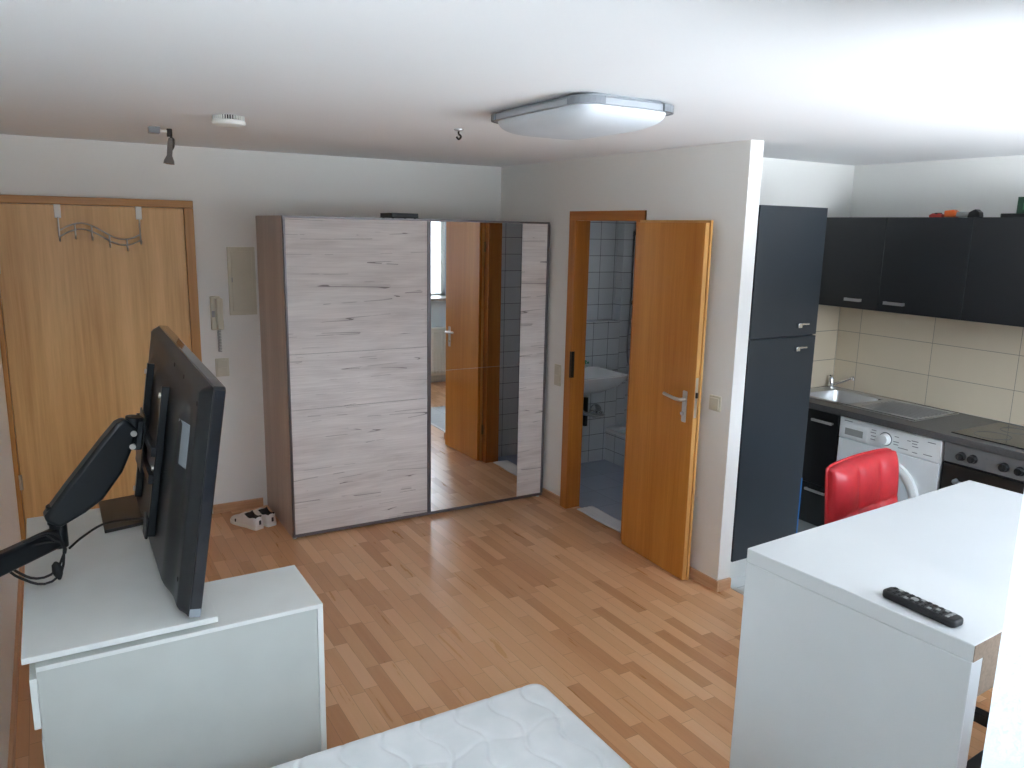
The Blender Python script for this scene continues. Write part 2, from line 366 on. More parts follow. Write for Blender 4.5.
struct('wall_bath_right', B((XR, KY+0.09, -0.12), (XR+0.12, BY0, H)).box((XR, BY1, -0.12), (XR+0.12, 0, H)).box((XR, BY0, -0.12), (XR+0.12, BY1, BZ0)).box((XR, BY0, BZ1), (XR+0.12, BY1, H)),
       'bath_tile_yz', 'white tiled bathroom wall with a small window', 'wall')
# window wall: two deep niches, camera stands in the left one
NX = -2.31; N0, N1 = 1.16, 2.24; KX0, KX1, K0, K1 = -1.20, 1.30, 1.03, 2.04  # niche sill and unseen window width shaped to balance the indoor light
wf = MB()
wf.box((XL, YO, -0.12), (NX, YF, N0)); wf.box((XL, YO, N1), (NX, YF, H+0.12))
wf.box((NX, YO, -0.12), (KX0, YF, H+0.12))
wf.box((KX0, YO, -0.12), (KX1, YF, K0)); wf.box((KX0, YO, K1), (KX1, YF, H+0.12)); wf.box((KX1, YO, -0.12), (XR, YF, H+0.12))
struct('wall_front', wf, 'wall_rough', 'rough white window wall with deep reveals, its near edge at the right of the view', 'wall')
def window(name, x0, x1, z0, z1, y, label, mull=True, post=0.055):
    r = empty(name, ((x0+x1)/2, y, z0), label, 'window', None, 'structure'); t = 0.055
    f = MB(); f.box((x0, y-0.03, z0), (x0+t, y+0.03, z1)); f.box((x1-post, y-0.03, z0), (x1, y+0.03, z1)); f.box((x0, y-0.03, z0), (x1, y+0.03, z0+t)); f.box((x0, y-0.03, z1-t), (x1, y+0.03, z1))
    if mull: f.box(((x0+x1)/2-0.045, y-0.03, z0), ((x0+x1)/2+0.045, y+0.03, z1))
    f.build('window_frame', 'plastic', r, 0.004)
    B((x0+t, y-0.006, z0+t), (x1-post, y+0.006, z1-t)).build('pane', 'glass', r)
    return r
window('window_1', XL, NX, N0, N1, YO+0.03, 'white framed window of the deep left niche', False, 0.15)  # right post made extra wide, out of view, to dim the niche reveal
wk = window('window_2', KX0, KX1, K0, K1, YO+0.05, 'white framed window seen in the wardrobe mirror')
B((KX0-0.03, YO+0.09, K0), (KX1+0.03, YF+0.05, K0+0.03)).build('window_sill', plain('grey_stone', srgb(150, 140, 132), 0.3), wk, 0.004)
r = empty('window_3', (XR+0.09, -0.82, 1.45), 'small white bathroom window above the shower', 'window', None, 'structure')
f = MB()
for (ya, yb, za, zb) in ((BY0, BY0+0.045, BZ0, BZ1), (BY1-0.045, BY1, BZ0, BZ1), (BY0, BY1, BZ0, BZ0+0.045), (BY0, BY1, BZ1-0.045, BZ1)): f.box((XR+0.06, ya, za), (XR+0.11, yb, zb))
f.build('window_frame', 'plastic', r); B((XR+0.08, BY0+0.045, BZ0+0.045), (XR+0.09, BY1-0.045, BZ1-0.045)).build('pane', 'glass', r)

# tiling of the kitchen and the bathroom
struct('wall_kitchen_tiles', B((XR-0.010, -4.30, 0.905), (XR-0.0005, KY-0.0105, 1.52)), 'kit_tile_yz', 'beige tiled splashback between worktop and wall cabinets', 'wall tiles', smooth=False)
struct('wall_kitchen_corner_tiles', B((0.62, KY-0.010, 0.905), (XR-0.0105, KY-0.0005, 1.52)), 'kit_tile_xz', 'narrow beige tiled splashback beside the tall slate cabinet', 'wall tiles', smooth=False)
struct('wall_bath_back', B((WT, -0.02, 0), (XR, -0.0005, H-0.001)), 'bath_tile_xz', 'white tiled bathroom wall behind the washbasin', 'wall tiles', smooth=False)
struct('wall_bath_low', B((WT, -0.17, 0), (1.07, -0.0205, 1.19)), 'bath_tile_xz', 'low tiled ledge wall carrying the washbasin', 'wall tiles', smooth=False)
struct('wall_bath_chase', B((1.12, -0.11, 0), (1.21, -0.0205, H-0.001)), 'bath_tile_xz', 'narrow tiled pipe casing in the bathroom corner', 'wall tiles', smooth=False)
struct('wall_bath_front', B((WT+0.0005, KY+0.0905, 0), (XR, KY+0.105, H-0.001)), 'bath_tile_xz', 'white tiled bathroom wall seen in the mirror', 'wall tiles', smooth=False)

# skirting
def skirt(name, mb, mat, label): return struct(name, mb, mat, label, 'baseboard', bevel=0.003)
skirt('baseboard_back', B((-2.19, -0.016, 0), (-1.86, -0.0003, 0.062)), 'baseboard_x', 'beech skirting board behind the white sneakers')
skirt('baseboard_right', B((-0.016, FY0-0.001, 0), (-0.0003, -0.715, 0.062)), 'baseboard', 'short beech skirting between wardrobe and bathroom door frame')
skirt('baseboard_partition', B((-0.016, WL-0.016, 0), (-0.0003, FY1-0.001, 0.062)), 'baseboard', 'beech skirting behind the open bathroom door')
skirt('baseboard_end', B((-0.0002, WL-0.016, 0), (WT, WL-0.0003, 0.062)), 'baseboard_x', 'short skirting on the end of the partition wall')
skirt('baseboard_left', B((XL+0.0003, YF, 0), (XL+0.016, -0.10, 0.062)), 'baseboard', 'beech skirting along the left wall')
struct('trim_1', B((WT, -3.70, 0.0), (WT+0.03, WL-0.02, 0.004)), 'nickel', 'thin metal strip between laminate and kitchen tiles', 'threshold')

# ------------------------------------------------------------------ entrance door (in the far wall)
d1 = empty('door_1', (-2.73, 0, 0), 'honey coloured flush entrance door with hook rail', 'door', None, 'structure')
ex0, ex1, ez = -3.2895, -2.214, 2.055
B((ex1-0.055, -0.05, 0), (ex1, -0.0005, ez-0.0455)).build('jamb', 'entry_frame', d1, 0.003)
B((ex0, -0.05, 0), (ex0+0.026, -0.0005, ez-0.0455)).build('jamb', 'entry_frame', d1, 0.003)
B((ex0, -0.05, ez-0.045), (ex1, -0.0005, ez)).build('head', 'entry_frame_x', d1, 0.004)
B((ex0+0.028, -0.040, 0.006), (ex1-0.057, -0.001, ez-0.047)).build('leaf', 'door_entry', d1, 0.003)
for z in (0.35, 1.62): MB().cyl((ex0+0.030, -0.053, z), (ex0+0.030, -0.053, z+0.09), 0.009, 12).build('hinge', 'nickel', d1)

# over-door coat rack
rk = empty('coat_rack', (-2.735, -0.06, 1.79), 'wavy chrome hook rail hanging over the top of the entrance door', 'coat rack')
xs = [-2.947, -2.865, -2.780, -2.690, -2.598, -2.523]
def wav(t): return math.sin((t-0.02)*2*PI*0.98)*0.042 - 0.012*t
for x in (xs[0], xs[-1]):
    B((x-0.017, -0.050, 1.935), (x+0.017, -0.043, 2.012)).build('strap', 'plastic', rk, 0.003)
for dz in (1.868, 1.834):
    pts = [(xs[0]+(xs[-1]-xs[0])*t/24, -0.052, dz+wav(t/24)) for t in range(25)]
    MB().tube(pts, 0.0045, 8).build('rail', 'nickel', rk)
for i, x in enumerate(xs):
    t = (x-xs[0])/(xs[-1]-xs[0]); top = 1.94 if i in (0, 5) else 1.868+wav(t); bot = 1.800 + wav(t)*0.8 + (0.01 if i in (0, 5) else -0.008)
    h = MB().tube(curve([(x, -0.055, top), (x, -0.055, (top+bot)/2), (x, -0.056, bot+0.01), (x, -0.070, bot), (x, -0.086, bot+0.016)], 5), 0.0045, 8)
    h.lathe([(0.0, -0.006), (0.006, 0), (0.0, 0.006)], (x, -0.087, bot+0.018), (0, 0, 1), 8); h.build('hook', 'nickel', rk)

# things on the far wall
fb = empty('fuse_box_cover', (-1.93, 0, 1.335), 'pale cream fuse box cover on wall left of wardrobe', 'fuse box')
B((-2.020, -0.012, 1.335), (-1.846, -0.0005, 1.775)).build('frame', 'cream', fb, 0.003)
B((-1.998, -0.018, 1.362), (-1.868, -0.0125, 1.748)).build('door', 'cream', fb, 0.003)
B((-2.000, -0.019, 1.55), (-1.994, -0.016, 1.58)).build('latch', 'grey_plastic', fb)
ic = empty('intercom', (-2.11, 0, 1.22), 'white wall intercom handset with coiled cord', 'intercom')
B((-2.140, -0.035, 1.245), (-2.078, -0.0005, 1.462)).build('body', 'cream', ic, 0.006)
hs = MB(); hs.prism([(0, 0), (0.045, 0), (0.045, 0.05), (0.032, 0.07), (0.032, 0.13), (0.045, 0.15), (0.045, 0.20), (0, 0.20)], (-2.112, -0.036, 1.252), (0, -1, 0), (0, 0, 1), (1, 0, 0), 0.040)
hs.build('handset', 'cream', ic, 0.006)
B((-2.136, -0.039, 1.33), (-2.118, -0.0355, 1.37)).build('speaker_grille', 'grey_plastic', ic)
cp = [(-2.094+0.010*math.cos(a), -0.022+0.010*math.sin(a), 1.243-0.008*a/(2*PI)*1.25) for a in [i*PI/5 for i in range(0, 141)]]
MB().tube(cp, 0.003, 6).build('coiled_cord', 'grey_plastic', ic)
def switch(name, plane, c, label, rockers=1, w_=0.082, h_=0.082, cat='light switch', group=None):
    """plane 'back' faces -Y, plane 'right' faces -X"""
    x, y, z = c; r = empty(name, c, label, cat, group)
    def bx(u0, u1, v0, v1, d0, d1):
        return B((x+u0, y-d1, z+v0), (x+u1, y-d0, z+v1)) if plane == 'back' else B((x-d1, y+u0, z+v0), (x-d0, y+u1, z+v1))
    bx(-w_/2, w_/2, -h_/2, h_/2, 0.0005, 0.010).build('plate', 'cream', r, 0.003)
    hh = (h_-0.02)/rockers
    for i in range(rockers):
        bx(-w_/2+0.01, w_/2-0.01, -h_/2+0.011+hh*i, -h_/2+0.009+hh*(i+1), 0.0105, 0.016).build('rocker', 'cream', r, 0.002)
    return r
switch('light_switch', 'back', (-2.083, 0, 0.995), 'double light switch below the wall intercom', 2, 0.085, 0.12)
switch('light_switch', 'right', (0, -0.858, 0.93), 'narrow light switch between wardrobe and bathroom door frame', 2, 0.075, 0.15)
switch('light_switch', 'right', (0, -2.365, 1.035), 'light switch on the partition right of the open bathroom door', 1)

# ------------------------------------------------------------------ bathroom door
d2 = empty('door_2', (0, (FY0+FY1)/2, 0), 'amber wooden bathroom door standing wide open with its frame', 'door', None, 'structure')
jb = MB()
jb.box((-0.014, OY0, 0), (-0.0005, FY0, FZ)).box((-0.014, FY1, 0), (-0.0005, OY1, FZ))
jb.box((WT+0.0005, OY0, 0), (WT+0.014, FY0, FZ)).box((WT+0.0005, FY1, 0), (WT+0.014, OY1, FZ))
jb.box((-0.0004, OY0+0.0005, 0.0005), (WT+0.0004, FY0-0.0205, FZ-0.0605)).box((-0.0004, FY1+0.0205, 0.0005), (WT+0.0004, OY1-0.0005, FZ-0.0605))
jb.build('jamb', 'door_frame', d2, 0.002)
hd = MB().box((-0.0145, FY1, OZ), (-0.0005, FY0, FZ)).box((WT+0.0005, FY1, OZ), (WT+0.0145, FY0, FZ)).box((-0.0004, OY1, OZ+0.0005), (WT+0.0004, OY0, FZ-0.0205))
hd.build('head', 'door_frame_y', d2, 0.002)
B((-0.0165, OY0-0.002, 0.94), (-0.0142, OY0+0.012, 1.12)).box((-0.012, OY0-0.0035, 0.94), (0.012, OY0-0.0003, 1.12)).build('strike_plate', 'dark_iron', d2)
# leaf: visible front at x = hx, hinge at y = hy, opened almost flat to the wall
hx, hy, lw, la, lz0, lz1 = -0.060, -1.698, 0.594, 0.048, 0.006, 1.992
m2 = Matrix.Translation((hx, hy, 0)) @ Matrix.Rotation(-la, 4, 'Z')   # local: x towards the wall, -y along the leaf
lf = MB().box((0, -lw, lz0), (0.026, -0.013, lz1-0.013)).xf(m2).build('leaf', 'door', d2, 0.0015)
MB().box((0.0262, -lw-0.013, lz0), (0.039, 0, lz1)).xf(m2).build('rebate_lip', 'door_edge', lf, 0.0015)
MB().box((0.0005, -lw-0.0012, lz0), (0.0255, -lw-0.0001, lz1-0.0135)).xf(m2).build('edge_band', 'door_edge', lf)
MB().box((0.004, -lw-0.0028, 0.945), (0.020, -lw-0.0014, 1.165)).xf(m2).build('lock_plate', 'nickel', lf)
MB().box((0.006, -lw-0.010, 1.055), (0.018, -lw-0.0029, 1.085)).xf(m2).build('latch', 'dark_iron', lf)
for side, x0 in ((-1, 0.0), (1, 0.039)):
    h = MB(); yy = -lw+0.072
    hp = MB().prism([(a, b) for a, b in rrect(0.036, 0.175, 0.006)], (x0, yy, 0.995), (0, 1, 0), (0, 0, 1), (side, 0, 0), 0.004).xf(m2).build('handle_plate' if side < 0 else 'rear_handle_plate', 'nickel', lf, 0.001)
    L = MB().tube(curve([(x0+side*0.004, yy, 1.035), (x0+side*0.032, yy, 1.035), (x0+side*0.042, yy+0.015, 1.036), (x0+side*0.042, yy+0.06, 1.038), (x0+side*0.040, yy+0.135, 1.046)], 6), [0.011]*7+[0.010]*10+[0.009]*8, 12)
    if side < 0: L.xf(m2).build('handle', 'nickel', lf)
    elif False: pass
    MB().cyl((x0+side*0.0042, yy+0.006, 0.955), (x0+side*0.014, yy+0.006, 0.955), 0.011, 14).xf(m2).build('lock_turn', 'chrome', lf)
for z in (0.24, 1.74):
    MB().cyl((-0.026, hy+0.012, z), (-0.026, hy+0.012, z+0.08), 0.008, 12).build('hinge', 'brass', d2)

# ------------------------------------------------------------------ bathroom fittings
sk = empty('washbasin', (0.52, -0.17, 0.68), 'white ceramic washbasin inside the bathroom', 'washbasin')
bx0, bx1, by0, by1, bz = 0.26, 0.845, -0.172, -0.64, 0.825
def basin(u, v):
    # cross sections: ring profile from underside to rim to bowl
    pr = [(0.30, -0.15), (0.42, -0.145), (0.80, -0.09), (0.97, -0.03), (1.0, -0.005), (0.985, 0.0), (0.90, 0.0), (0.86, -0.012), (0.72, -0.075), (0.45, -0.105), (0.0, -0.11)]
    p = pr[int(round(v*10))]; a = u*2*PI
    ex = 0.28
    cx = math.copysign(abs(math.cos(a))**ex, math.cos(a)); cy = math.copysign(abs(math.sin(a))**ex, math.sin(a))
    return ((bx0+bx1)/2+cx*p[0]*(bx1-bx0)/2, (by0+by1)/2+cy*p[0]*(by0-by1)/2, bz+p[1])
MB().grid(basin, 40, 10).build('basin', 'ceramic', sk)
tp = MB().cyl((0.51, -0.215, bz), (0.51, -0.215, bz+0.09), 0.02, 16); tp.tube(curve([(0.51, -0.215, bz+0.06), (0.51, -0.29, bz+0.075), (0.51, -0.33, bz+0.05)], 5), 0.011, 10); tp.build('tap', 'chrome', sk)
tr = MB().lathe([(0.062, 0), (0.058, 0.012), (0.03, 0.022), (0.02, 0.024)], (0.85, -0.1705, 0.44), (0, -1, 0), 24)
tr.build('trap_rosette', 'chrome', sk)
MB().tube(curve([(0.85, -0.19, 0.44), (0.85, -0.27, 0.44), (0.80, -0.33, 0.44), (0.66, -0.37, 0.47), (0.55, -0.39, 0.52), (0.53, -0.40, 0.69)], 5), 0.017, 12).build('trap_pipe', 'chrome', sk)
MB().cyl((0.735, -0.192, 0.33), (0.735, -0.192, 0.57), 0.020, 14).build('angle_valve', 'black', sk)
pl = empty('soap_dish', (0.70, -0.225, bz), 'small green sponge dish on the back of the washbasin', 'soap dish')
gp = MB()
for i in range(14):
    a = i*2.4; rr = 0.012+0.028*(i/14); gp.lathe([(0.0, -0.010), (0.013, 0.0), (0.0, 0.012)], (0.665+rr*math.cos(a)*1.5, -0.215+rr*math.sin(a)*0.6, bz+0.030+0.012*(i % 3)), (0.3*math.cos(a), 0.3*math.sin(a), 1), 8)
gp.build('sponge', 'leaf', pl); MB().lathe([(0.025, 0), (0.045, 0.012), (0.048, 0.02), (0.042, 0.02), (0.0, 0.012)], (0.665, -0.215, bz+0.0005)).build('dish', 'ceramic', pl)
st = empty('shower_tray', (1.28, -0.9, 0), 'raised white shower tray with tiled front in the bathroom', 'shower tray')
B((0.972, -1.78, 0), (XR-0.001, -0.172, 0.255)).build('tiled_plinth', 'bath_tile_yz', st, smooth=False)
ty = MB().box((0.965, -1.785, 0.2555), (1.03, -0.1725, 0.285)).box((XR-0.06, -1.785, 0.2555), (XR-0.001, -0.1725, 0.285)).box((1.03, -1.785, 0.2555), (XR-0.06, -1.72, 0.285)).box((1.03, -0.235, 0.2555), (XR-0.06, -0.1725, 0.285)).box((1.03, -1.72, 0.2555), (XR-0.06, -0.235, 0.262))
ty.build('tray', 'ceramic', st)
sh = empty('shower_set', (1.27, -0.03, 0.80), 'chrome hand shower with hanging hose on tiled wall', 'shower')
MB().cyl((1.275, -0.045, 1.30), (1.275, -0.045, 1.93), 0.010, 12).build('rail', 'chrome', sh)
for z in (1.32, 1.91): MB().cyl((1.275, -0.021, z), (1.275, -0.046, z), 0.012, 12).build('bracket', 'chrome', sh)
MB().cyl((1.275, -0.06, 1.90), (1.265, -0.13, 1.955), 0.012, 12).lathe([(0.014, 0), (0.04, 0.02), (0.042, 0.032), (0.0, 0.034)], (1.265, -0.125, 1.955), (-0.1, -0.7, -0.5), 20).build('shower_head', 'chrome', sh)
MB().tube(curve([(1.27, -0.06, 1.89), (1.255, -0.075, 1.6), (1.20, -0.135, 1.3), (1.185, -0.14, 1.0), (1.20, -0.14, 0.83), (1.26, -0.14, 0.80), (1.30, -0.12, 0.95), (1.305, -0.09, 1.14)], 8), 0.008, 8).build('hose', 'chrome', sh)
MB().cyl((1.22, -0.085, 1.17), (1.39, -0.085, 1.17), 0.022, 16).cyl((1.305, -0.021, 1.17), (1.305, -0.085, 1.17), 0.018, 12).build('mixer', 'chrome', sh)
B((1.215, -0.125, 1.315), (1.265, -0.021, 1.345)).build('soap_holder', 'black', sh, 0.006)
tag(B((0.085, -1.615, 0.0005), (0.20, -1.10, 0.007)).box((0.0, 0, 0), (0, 0, 0)).build('bath_mat', 'mat'), 'narrow white mat lying in the bathroom doorway', 'mat') if False else None
bm_ = MB().grid(lambda u, v: (0.035+0.130*u + 0.004*math.sin(9*v), -1.60+0.51*v, 0.008+0.0015*math.sin(7*u*PI)*math.sin(11*v)), 10, 30)
bmo = bm_.build('bath_mat', 'mat'); sd = bmo.modifiers.new('solid', 'SOLIDIFY'); sd.thickness = 0.007; sd.offset = -1; tag(bmo, 'narrow white mat lying just inside the bathroom doorway', 'mat')

# ------------------------------------------------------------------ sliding door wardrobe
WX0, WX1, WD, WH = -1.834, -0.014, -0.707, 1.975
wr = empty('wardrobe', ((WX0+WX1)/2, -0.36, 0), 'wide sliding wardrobe in white washed wood with a mirror', 'wardrobe')
B((WX0, WD+0.035, 0.0), (WX0+0.022, -0.004, WH)).build('left_side_panel', 'carcass', wr, 0.001)
B((WX1-0.022, WD+0.035, 0.0), (WX1, -0.004, WH)).build('right_side_panel', 'carcass', wr, 0.001)
B((WX0+0.0225, WD+0.035, WH-0.04), (WX1-0.0225, -0.004, WH-0.001)).build('top_panel', 'carcass', wr)
B((WX0+0.0225, -0.012, 0.05), (WX1-0.0225, -0.0045, WH-0.041)).build('back_panel', 'white_back', wr)
B((WX0+0.0225, WD+0.036, 0.0), (WX1-0.0225, -0.0125, 0.05)).build('bottom_panel', 'carcass', wr)
B((WX0+0.001, WD+0.004, WH-0.012), (WX1-0.001, WD+0.0345, WH)).build('top_track', 'profile', wr)
B((WX0+0.001, WD+0.006, 0.010), (WX1-0.001, WD+0.0345, 0.030)).build('bottom_track', 'profile', wr)
for x in (WX0+0.012, WX1-0.03): MB().cyl((x, WD+0.02, 0), (x, WD+0.02, 0.0099), 0.012, 12).build('foot', 'plastic', wr)
def sliding(name, x0, x1, label=None):
    zs = (0.032, 0.822, 1.158, WH-0.013); d = MB()
    return x0, x1, zs
z0, z1 = 0.032, WH-0.013
xm = -0.920
dl = MB().box((WX0+0.012, WD+0.002, z0), (xm-0.012, WD+0.022, 0.8205)).box((WX0+0.012, WD+0.002, 0.8235), (xm-0.012, WD+0.022, 1.1615)).box((WX0+0.012, WD+0.002, 1.1645), (xm-0.012, WD+0.022, z1))
dlo = dl.build('door', 'whitewood', wr, 0.001)
B((WX0+0.0, WD-0.004, z0), (WX0+0.0115, WD+0.024, z1)).build('handle_profile', 'profile', dlo, 0.002)
B((xm-0.0115, WD-0.004, z0), (xm+0.001, WD+0.024, z1)).build('handle_profile', 'profile', dlo, 0.002)
B((WX0+0.0125, WD+0.010, 0.815), (xm-0.0125, WD+0.020, 0.83)).box((WX0+0.0125, WD+0.010, 1.155), (xm-0.0125, WD+0.020, 1.17)).build('groove', 'profile', dlo)
xw = -0.232
dr = MB().box((xw, WD+0.002, z0), (WX1-0.0185, WD+0.022, z1)).build('door', 'whitewood', wr, 0.001)
B((xm+0.002, WD-0.001, z0), (xm+0.014, WD+0.024, z1)).build('handle_profile', 'profile', dr, 0.002)
B((WX1-0.018, WD-0.004, z0), (WX1-0.001, WD+0.024, z1)).build('handle_profile', 'profile', dr, 0.002)
B((xm+0.0145, WD+0.002, z0), (xw-0.0015, WD+0.022, 0.9975)).build('mirror', 'mirror', dr, smooth=False)
B((xm+0.0145, WD+0.002, 1.0), (xw-0.0015, WD+0.022, z1)).build('mirror', 'mirror', dr, smooth=False)
B((xm+0.0145, WD+0.0025, 0.9976), (xw-0.0015, WD+0.021, 0.9999)).build('mirror_joint', 'nickel', dr)
wr.rotation_euler.z = math.radians(-0.7); wr.location.y -= 0.009
bxo = empty('receiver_box', (-1.05, -0.52, WH), 'small flat black box lying on top of the wardrobe', 'box')
B((-1.135, -0.62, WH+0.004), (-0.955, -0.42, WH+0.034)).build('body', 'black', bxo, 0.003)
for x in (-1.12, -0.97):
    for y in (-0.60, -0.44): MB().cyl((x, y, WH+0.0003), (x, y, WH+0.0042), 0.008, 10).build('foot', 'rubber', bxo)

# white sneakers beside the wardrobe
def shoe(heel, toe, label):
    heel, toe = Vector(heel), Vector(toe); L = (toe-heel).length; d = (toe-heel).normalized(); sd = Vector((-d.y, d.x, 0))
    root = empty('sneaker', tuple((heel+toe)/2), label, 'shoe', 'white sneakers by the wardrobe')
    def hw(s):    # half width along the shoe
        if s < 0.08: return 0.024+0.010*math.sqrt(max(0, s/0.08))
        if s < 0.35: return 0.034+0.001*(s-0.08)
        if s < 0.72: return 0.0345+0.012*math.sin((s-0.35)/0.37*PI/2)
        return 0.0465*math.sqrt(max(0.0, 1-((s-0.72)/0.285)**2.3))
    def top(s):
        if s < 0.12: return 0.070+0.014*math.sin(min(1, s/0.05)*PI/2)-0.02*s
        if s < 0.42: return 0.0816-0.016*math.sin((s-0.12)/0.30*PI)+0.014*(s-0.12)/0.3
        return 0.048+(0.048)*max(0, (1-(s-0.42)/0.42))**1.3 if s < 0.84 else 0.048*math.sqrt(max(0, 1-((s-0.84)/0.165)**2))+0.0
    NS = 44; K = 12
    u = MB(); ln = MB(); rows = []; inner = []
    for i in range(NS+1):
        s_ = 0.002+0.994*i/NS; w_ = hw(s_); t_ = max(top(s_), 0.022); row = []
        opn = 0.05 < s_ < 0.46
        for j in range(K+1):
            a = j/K
            if opn:
                b = [(-1, 0.018), (-1.04, 0.03), (-1.02, 0.045), (-0.97, t_-0.006), (-0.92, t_), (-0.80, t_-0.030)]
                pts_ = [(x*w_, z) for x, z in b] + [(0, 0.028)] + [(-x*w_, z) for x, z in reversed(b)]
                if s_ > 0.36:   # tongue rises towards the laces
                    q = (s_-0.36)/0.10; pts_[6] = (0, 0.028+q*(t_-0.028))
                    for q_, sg in ((5, -1), (7, 1)): pts_[q_] = (sg*0.62*w_, t_-0.030+q*0.026)
            else:
                ang = PI*(1-a); cx = math.cos(ang); sz = math.sin(ang)
                pts_ = None
                x = math.copysign(abs(cx)**0.7, cx)*w_; z = 0.018+(t_-0.018)*abs(sz)**0.75
                row.append((x, z)); continue
            row.append(pts_[j])
        rows.append((s_, row))
    base = []
    for s_, row in rows:
        base.append([heel + d*(s_*L) + sd*x + Vector((0, 0, z)) for x, z in row])
    vs = [p for r_ in base for p in r_]; n = K+1
    fu, fl = [], []
    for i in range(NS):
        for j in range(K):
            q = (i*n+j, (i+1)*n+j, (i+1)*n+j+1, i*n+j+1)
            (fl if (0.05 < rows[i][0] < 0.45 and 4 <= j <= 7) else fu).append(q)
    fu.append(tuple(range(n))); fu.append(tuple(reversed(range(NS*n, NS*n+n))))
    u.add(vs, fu); uo = u.build('upper', 'canvas', root, angle=60)
    ln.add(vs, fl); ln.build('lining', 'lining', root, angle=60)
    out = []; N = 40
    for i in range(N+1): s_ = i/N; out.append((s_*L, (hw(min(max(s_, 0.0), 0.995))+0.003)))
    poly = [(x, y) for x, y in out] + [(x, -y) for x, y in reversed(out)]
    MB().prism(poly, tuple(heel+Vector((0, 0, 0.0005))), tuple(d), tuple(sd), (0, 0, 1), 0.021).build('sole', 'plastic', root, 0.002)
    lc = MB()
    for s_ in (0.50, 0.56, 0.62, 0.68):
        w_ = hw(s_)*0.62; t_ = top(s_)
        lc.tube(curve([heel+d*(s_*L)+sd*(-w_)+Vector((0, 0, t_-0.007)), heel+d*((s_+0.01)*L)+Vector((0, 0, t_+0.003)), heel+d*((s_+0.01)*L)+sd*w_+Vector((0, 0, t_-0.007))], 5), 0.003, 6)
    lc.build('laces', 'canvas', root)
    mk = MB()
    c = heel - d*0.0008 + Vector((0, 0, 0.048)) - d*0.001
    mk.obox(c, sd, (0, 0, 1), d, 0.007, 0.014, 0.003); mk.build('heel_mark', 'print_dark', root, 0.002)
    for sg in (-1, 1):
        c = heel + d*(0.68*L) + sd*(sg*(hw(0.68)*0.97)) + Vector((0, 0, 0.034))
        MB().obox(c, d, (0, 0, 1), sd, 0.006, 0.010, 0.003).build('side_mark', 'print_dark', root, 0.002)
shoe((-1.980, -0.435, 0), (-2.098, -0.186, 0), 'white low sneaker on the left of the pair beside the wardrobe')
shoe((-1.896, -0.415, 0), (-1.985, -0.150, 0), 'white low sneaker on the right, nearest the wardrobe side')

# ------------------------------------------------------------------ ceiling fittings
cl = empty('ceiling_lamp', (-1.265, -2.795, H), 'large rectangular ceiling lamp with frosted cover and silver rim', 'ceiling lamp')
lcx, lcy, lwx, lwy, lr, lz = -1.265, -2.795, 0.425, 0.670, 0.085, 2.343
def rr_box(w_, h_, r, za, zb, cx=lcx, cy=lcy): return MB().prism(rrect(w_, h_, r, 6), (cx, cy, za), (1, 0, 0), (0, 1, 0), (0, 0, 1), zb-za)
rr_box(lwx-0.06, lwy-0.06, lr-0.02, 2.3665, H-0.0005).build('mount', 'silver', cl)
rr_box(lwx, lwy, lr, lz, 2.366).build('rim', 'silver', cl, 0.003)
def dome(u, v):
    a = u*2*PI; ex = 0.32
    cx = math.copysign(abs(math.cos(a))**ex, math.cos(a)); cy = math.copysign(abs(math.sin(a))**ex, math.sin(a))
    # squircle outline shrinking to the middle as it drops
    ph = v*PI/2; k_ = math.cos(ph)**0.55 if v < 1 else 0.0
    return (lcx+cx*k_*(lwx/2-0.008)*0.985, lcy+cy*k_*(lwy/2-0.008)*0.985, lz-0.0005-0.062*math.sin(ph)**1.0)
MB().grid(dome, 72, 16).build('diffuser', 'lamp', cl, angle=180)
for sx_ in (-1, 1):
    for sy_ in (-1, 1):
        arc = []
        for i in range(9):
            a = PI/2*i/8; arc.append((lcx+sx_*(lwx/2-lr+(lr+0.004)*math.cos(a)), lcy+sy_*(lwy/2-lr+(lr+0.004)*math.sin(a))))
        cpm = MB()
        for (ax, ay), (bx_, by_) in zip(arc[:-1], arc[1:]):
            mx, my = (ax+bx_)/2, (ay+by_)/2; dv = Vector((bx_-ax, by_-ay, 0)); nn = Vector((dv.y, -dv.x, 0))
            cpm.obox((mx, my, lz+0.0115), dv, nn, (0, 0, 1), dv.length/2+0.0005, 0.004, 0.0125)
        cpm.build('corner_cap', 'grey_cap', cl)
sm = empty('smoke_detector', (-2.30, -1.655, H), 'round white smoke detector on the ceiling', 'smoke detector')
MB().lathe([(0.052, 0), (0.052, 0.0175)], (-2.30, -1.655, H-0.0005), (0, 0, -1), 40).build('base', 'print_dark', sm)
MB().lathe([(0.060, 0.018), (0.068, 0.021), (0.070, 0.028), (0.066, 0.037), (0.048, 0.044), (0.02, 0.047), (0.0, 0.047)], (-2.30, -1.655, H-0.0005), (0, 0, -1), 40).build('cover', 'plastic', sm)
vt = MB()
for i in range(36):
    a = 2*PI*i/36; c = (-2.30+0.060*math.cos(a), -1.655+0.060*math.sin(a), H-0.0105)
    vt.obox(c, (-math.sin(a), math.cos(a), 0), (math.cos(a), math.sin(a), 0), (0, 0, 1), 0.0016, 0.006, 0.0085)
vt.build('vent_ring', 'plastic', sm)
sp_ = empty('ceiling_spotlight', (-2.51, -0.98, H), 'small chrome spotlight hanging from the ceiling near the entrance door', 'spotlight')
B((-2.545, -1.01, H-0.030), (-2.495, -0.95, H-0.0005)).build('mount', 'grey_cap', sp_, 0.002)
MB().cyl((-2.495, -0.98, H-0.018), (-2.462, -0.98, H-0.018), 0.008, 12).build('spacer', 'plastic', sp_)
MB().cyl((-2.450, -0.98, H-0.004), (-2.450, -0.98, H-0.042), 0.013, 14).build('swivel', 'dark_iron', sp_)
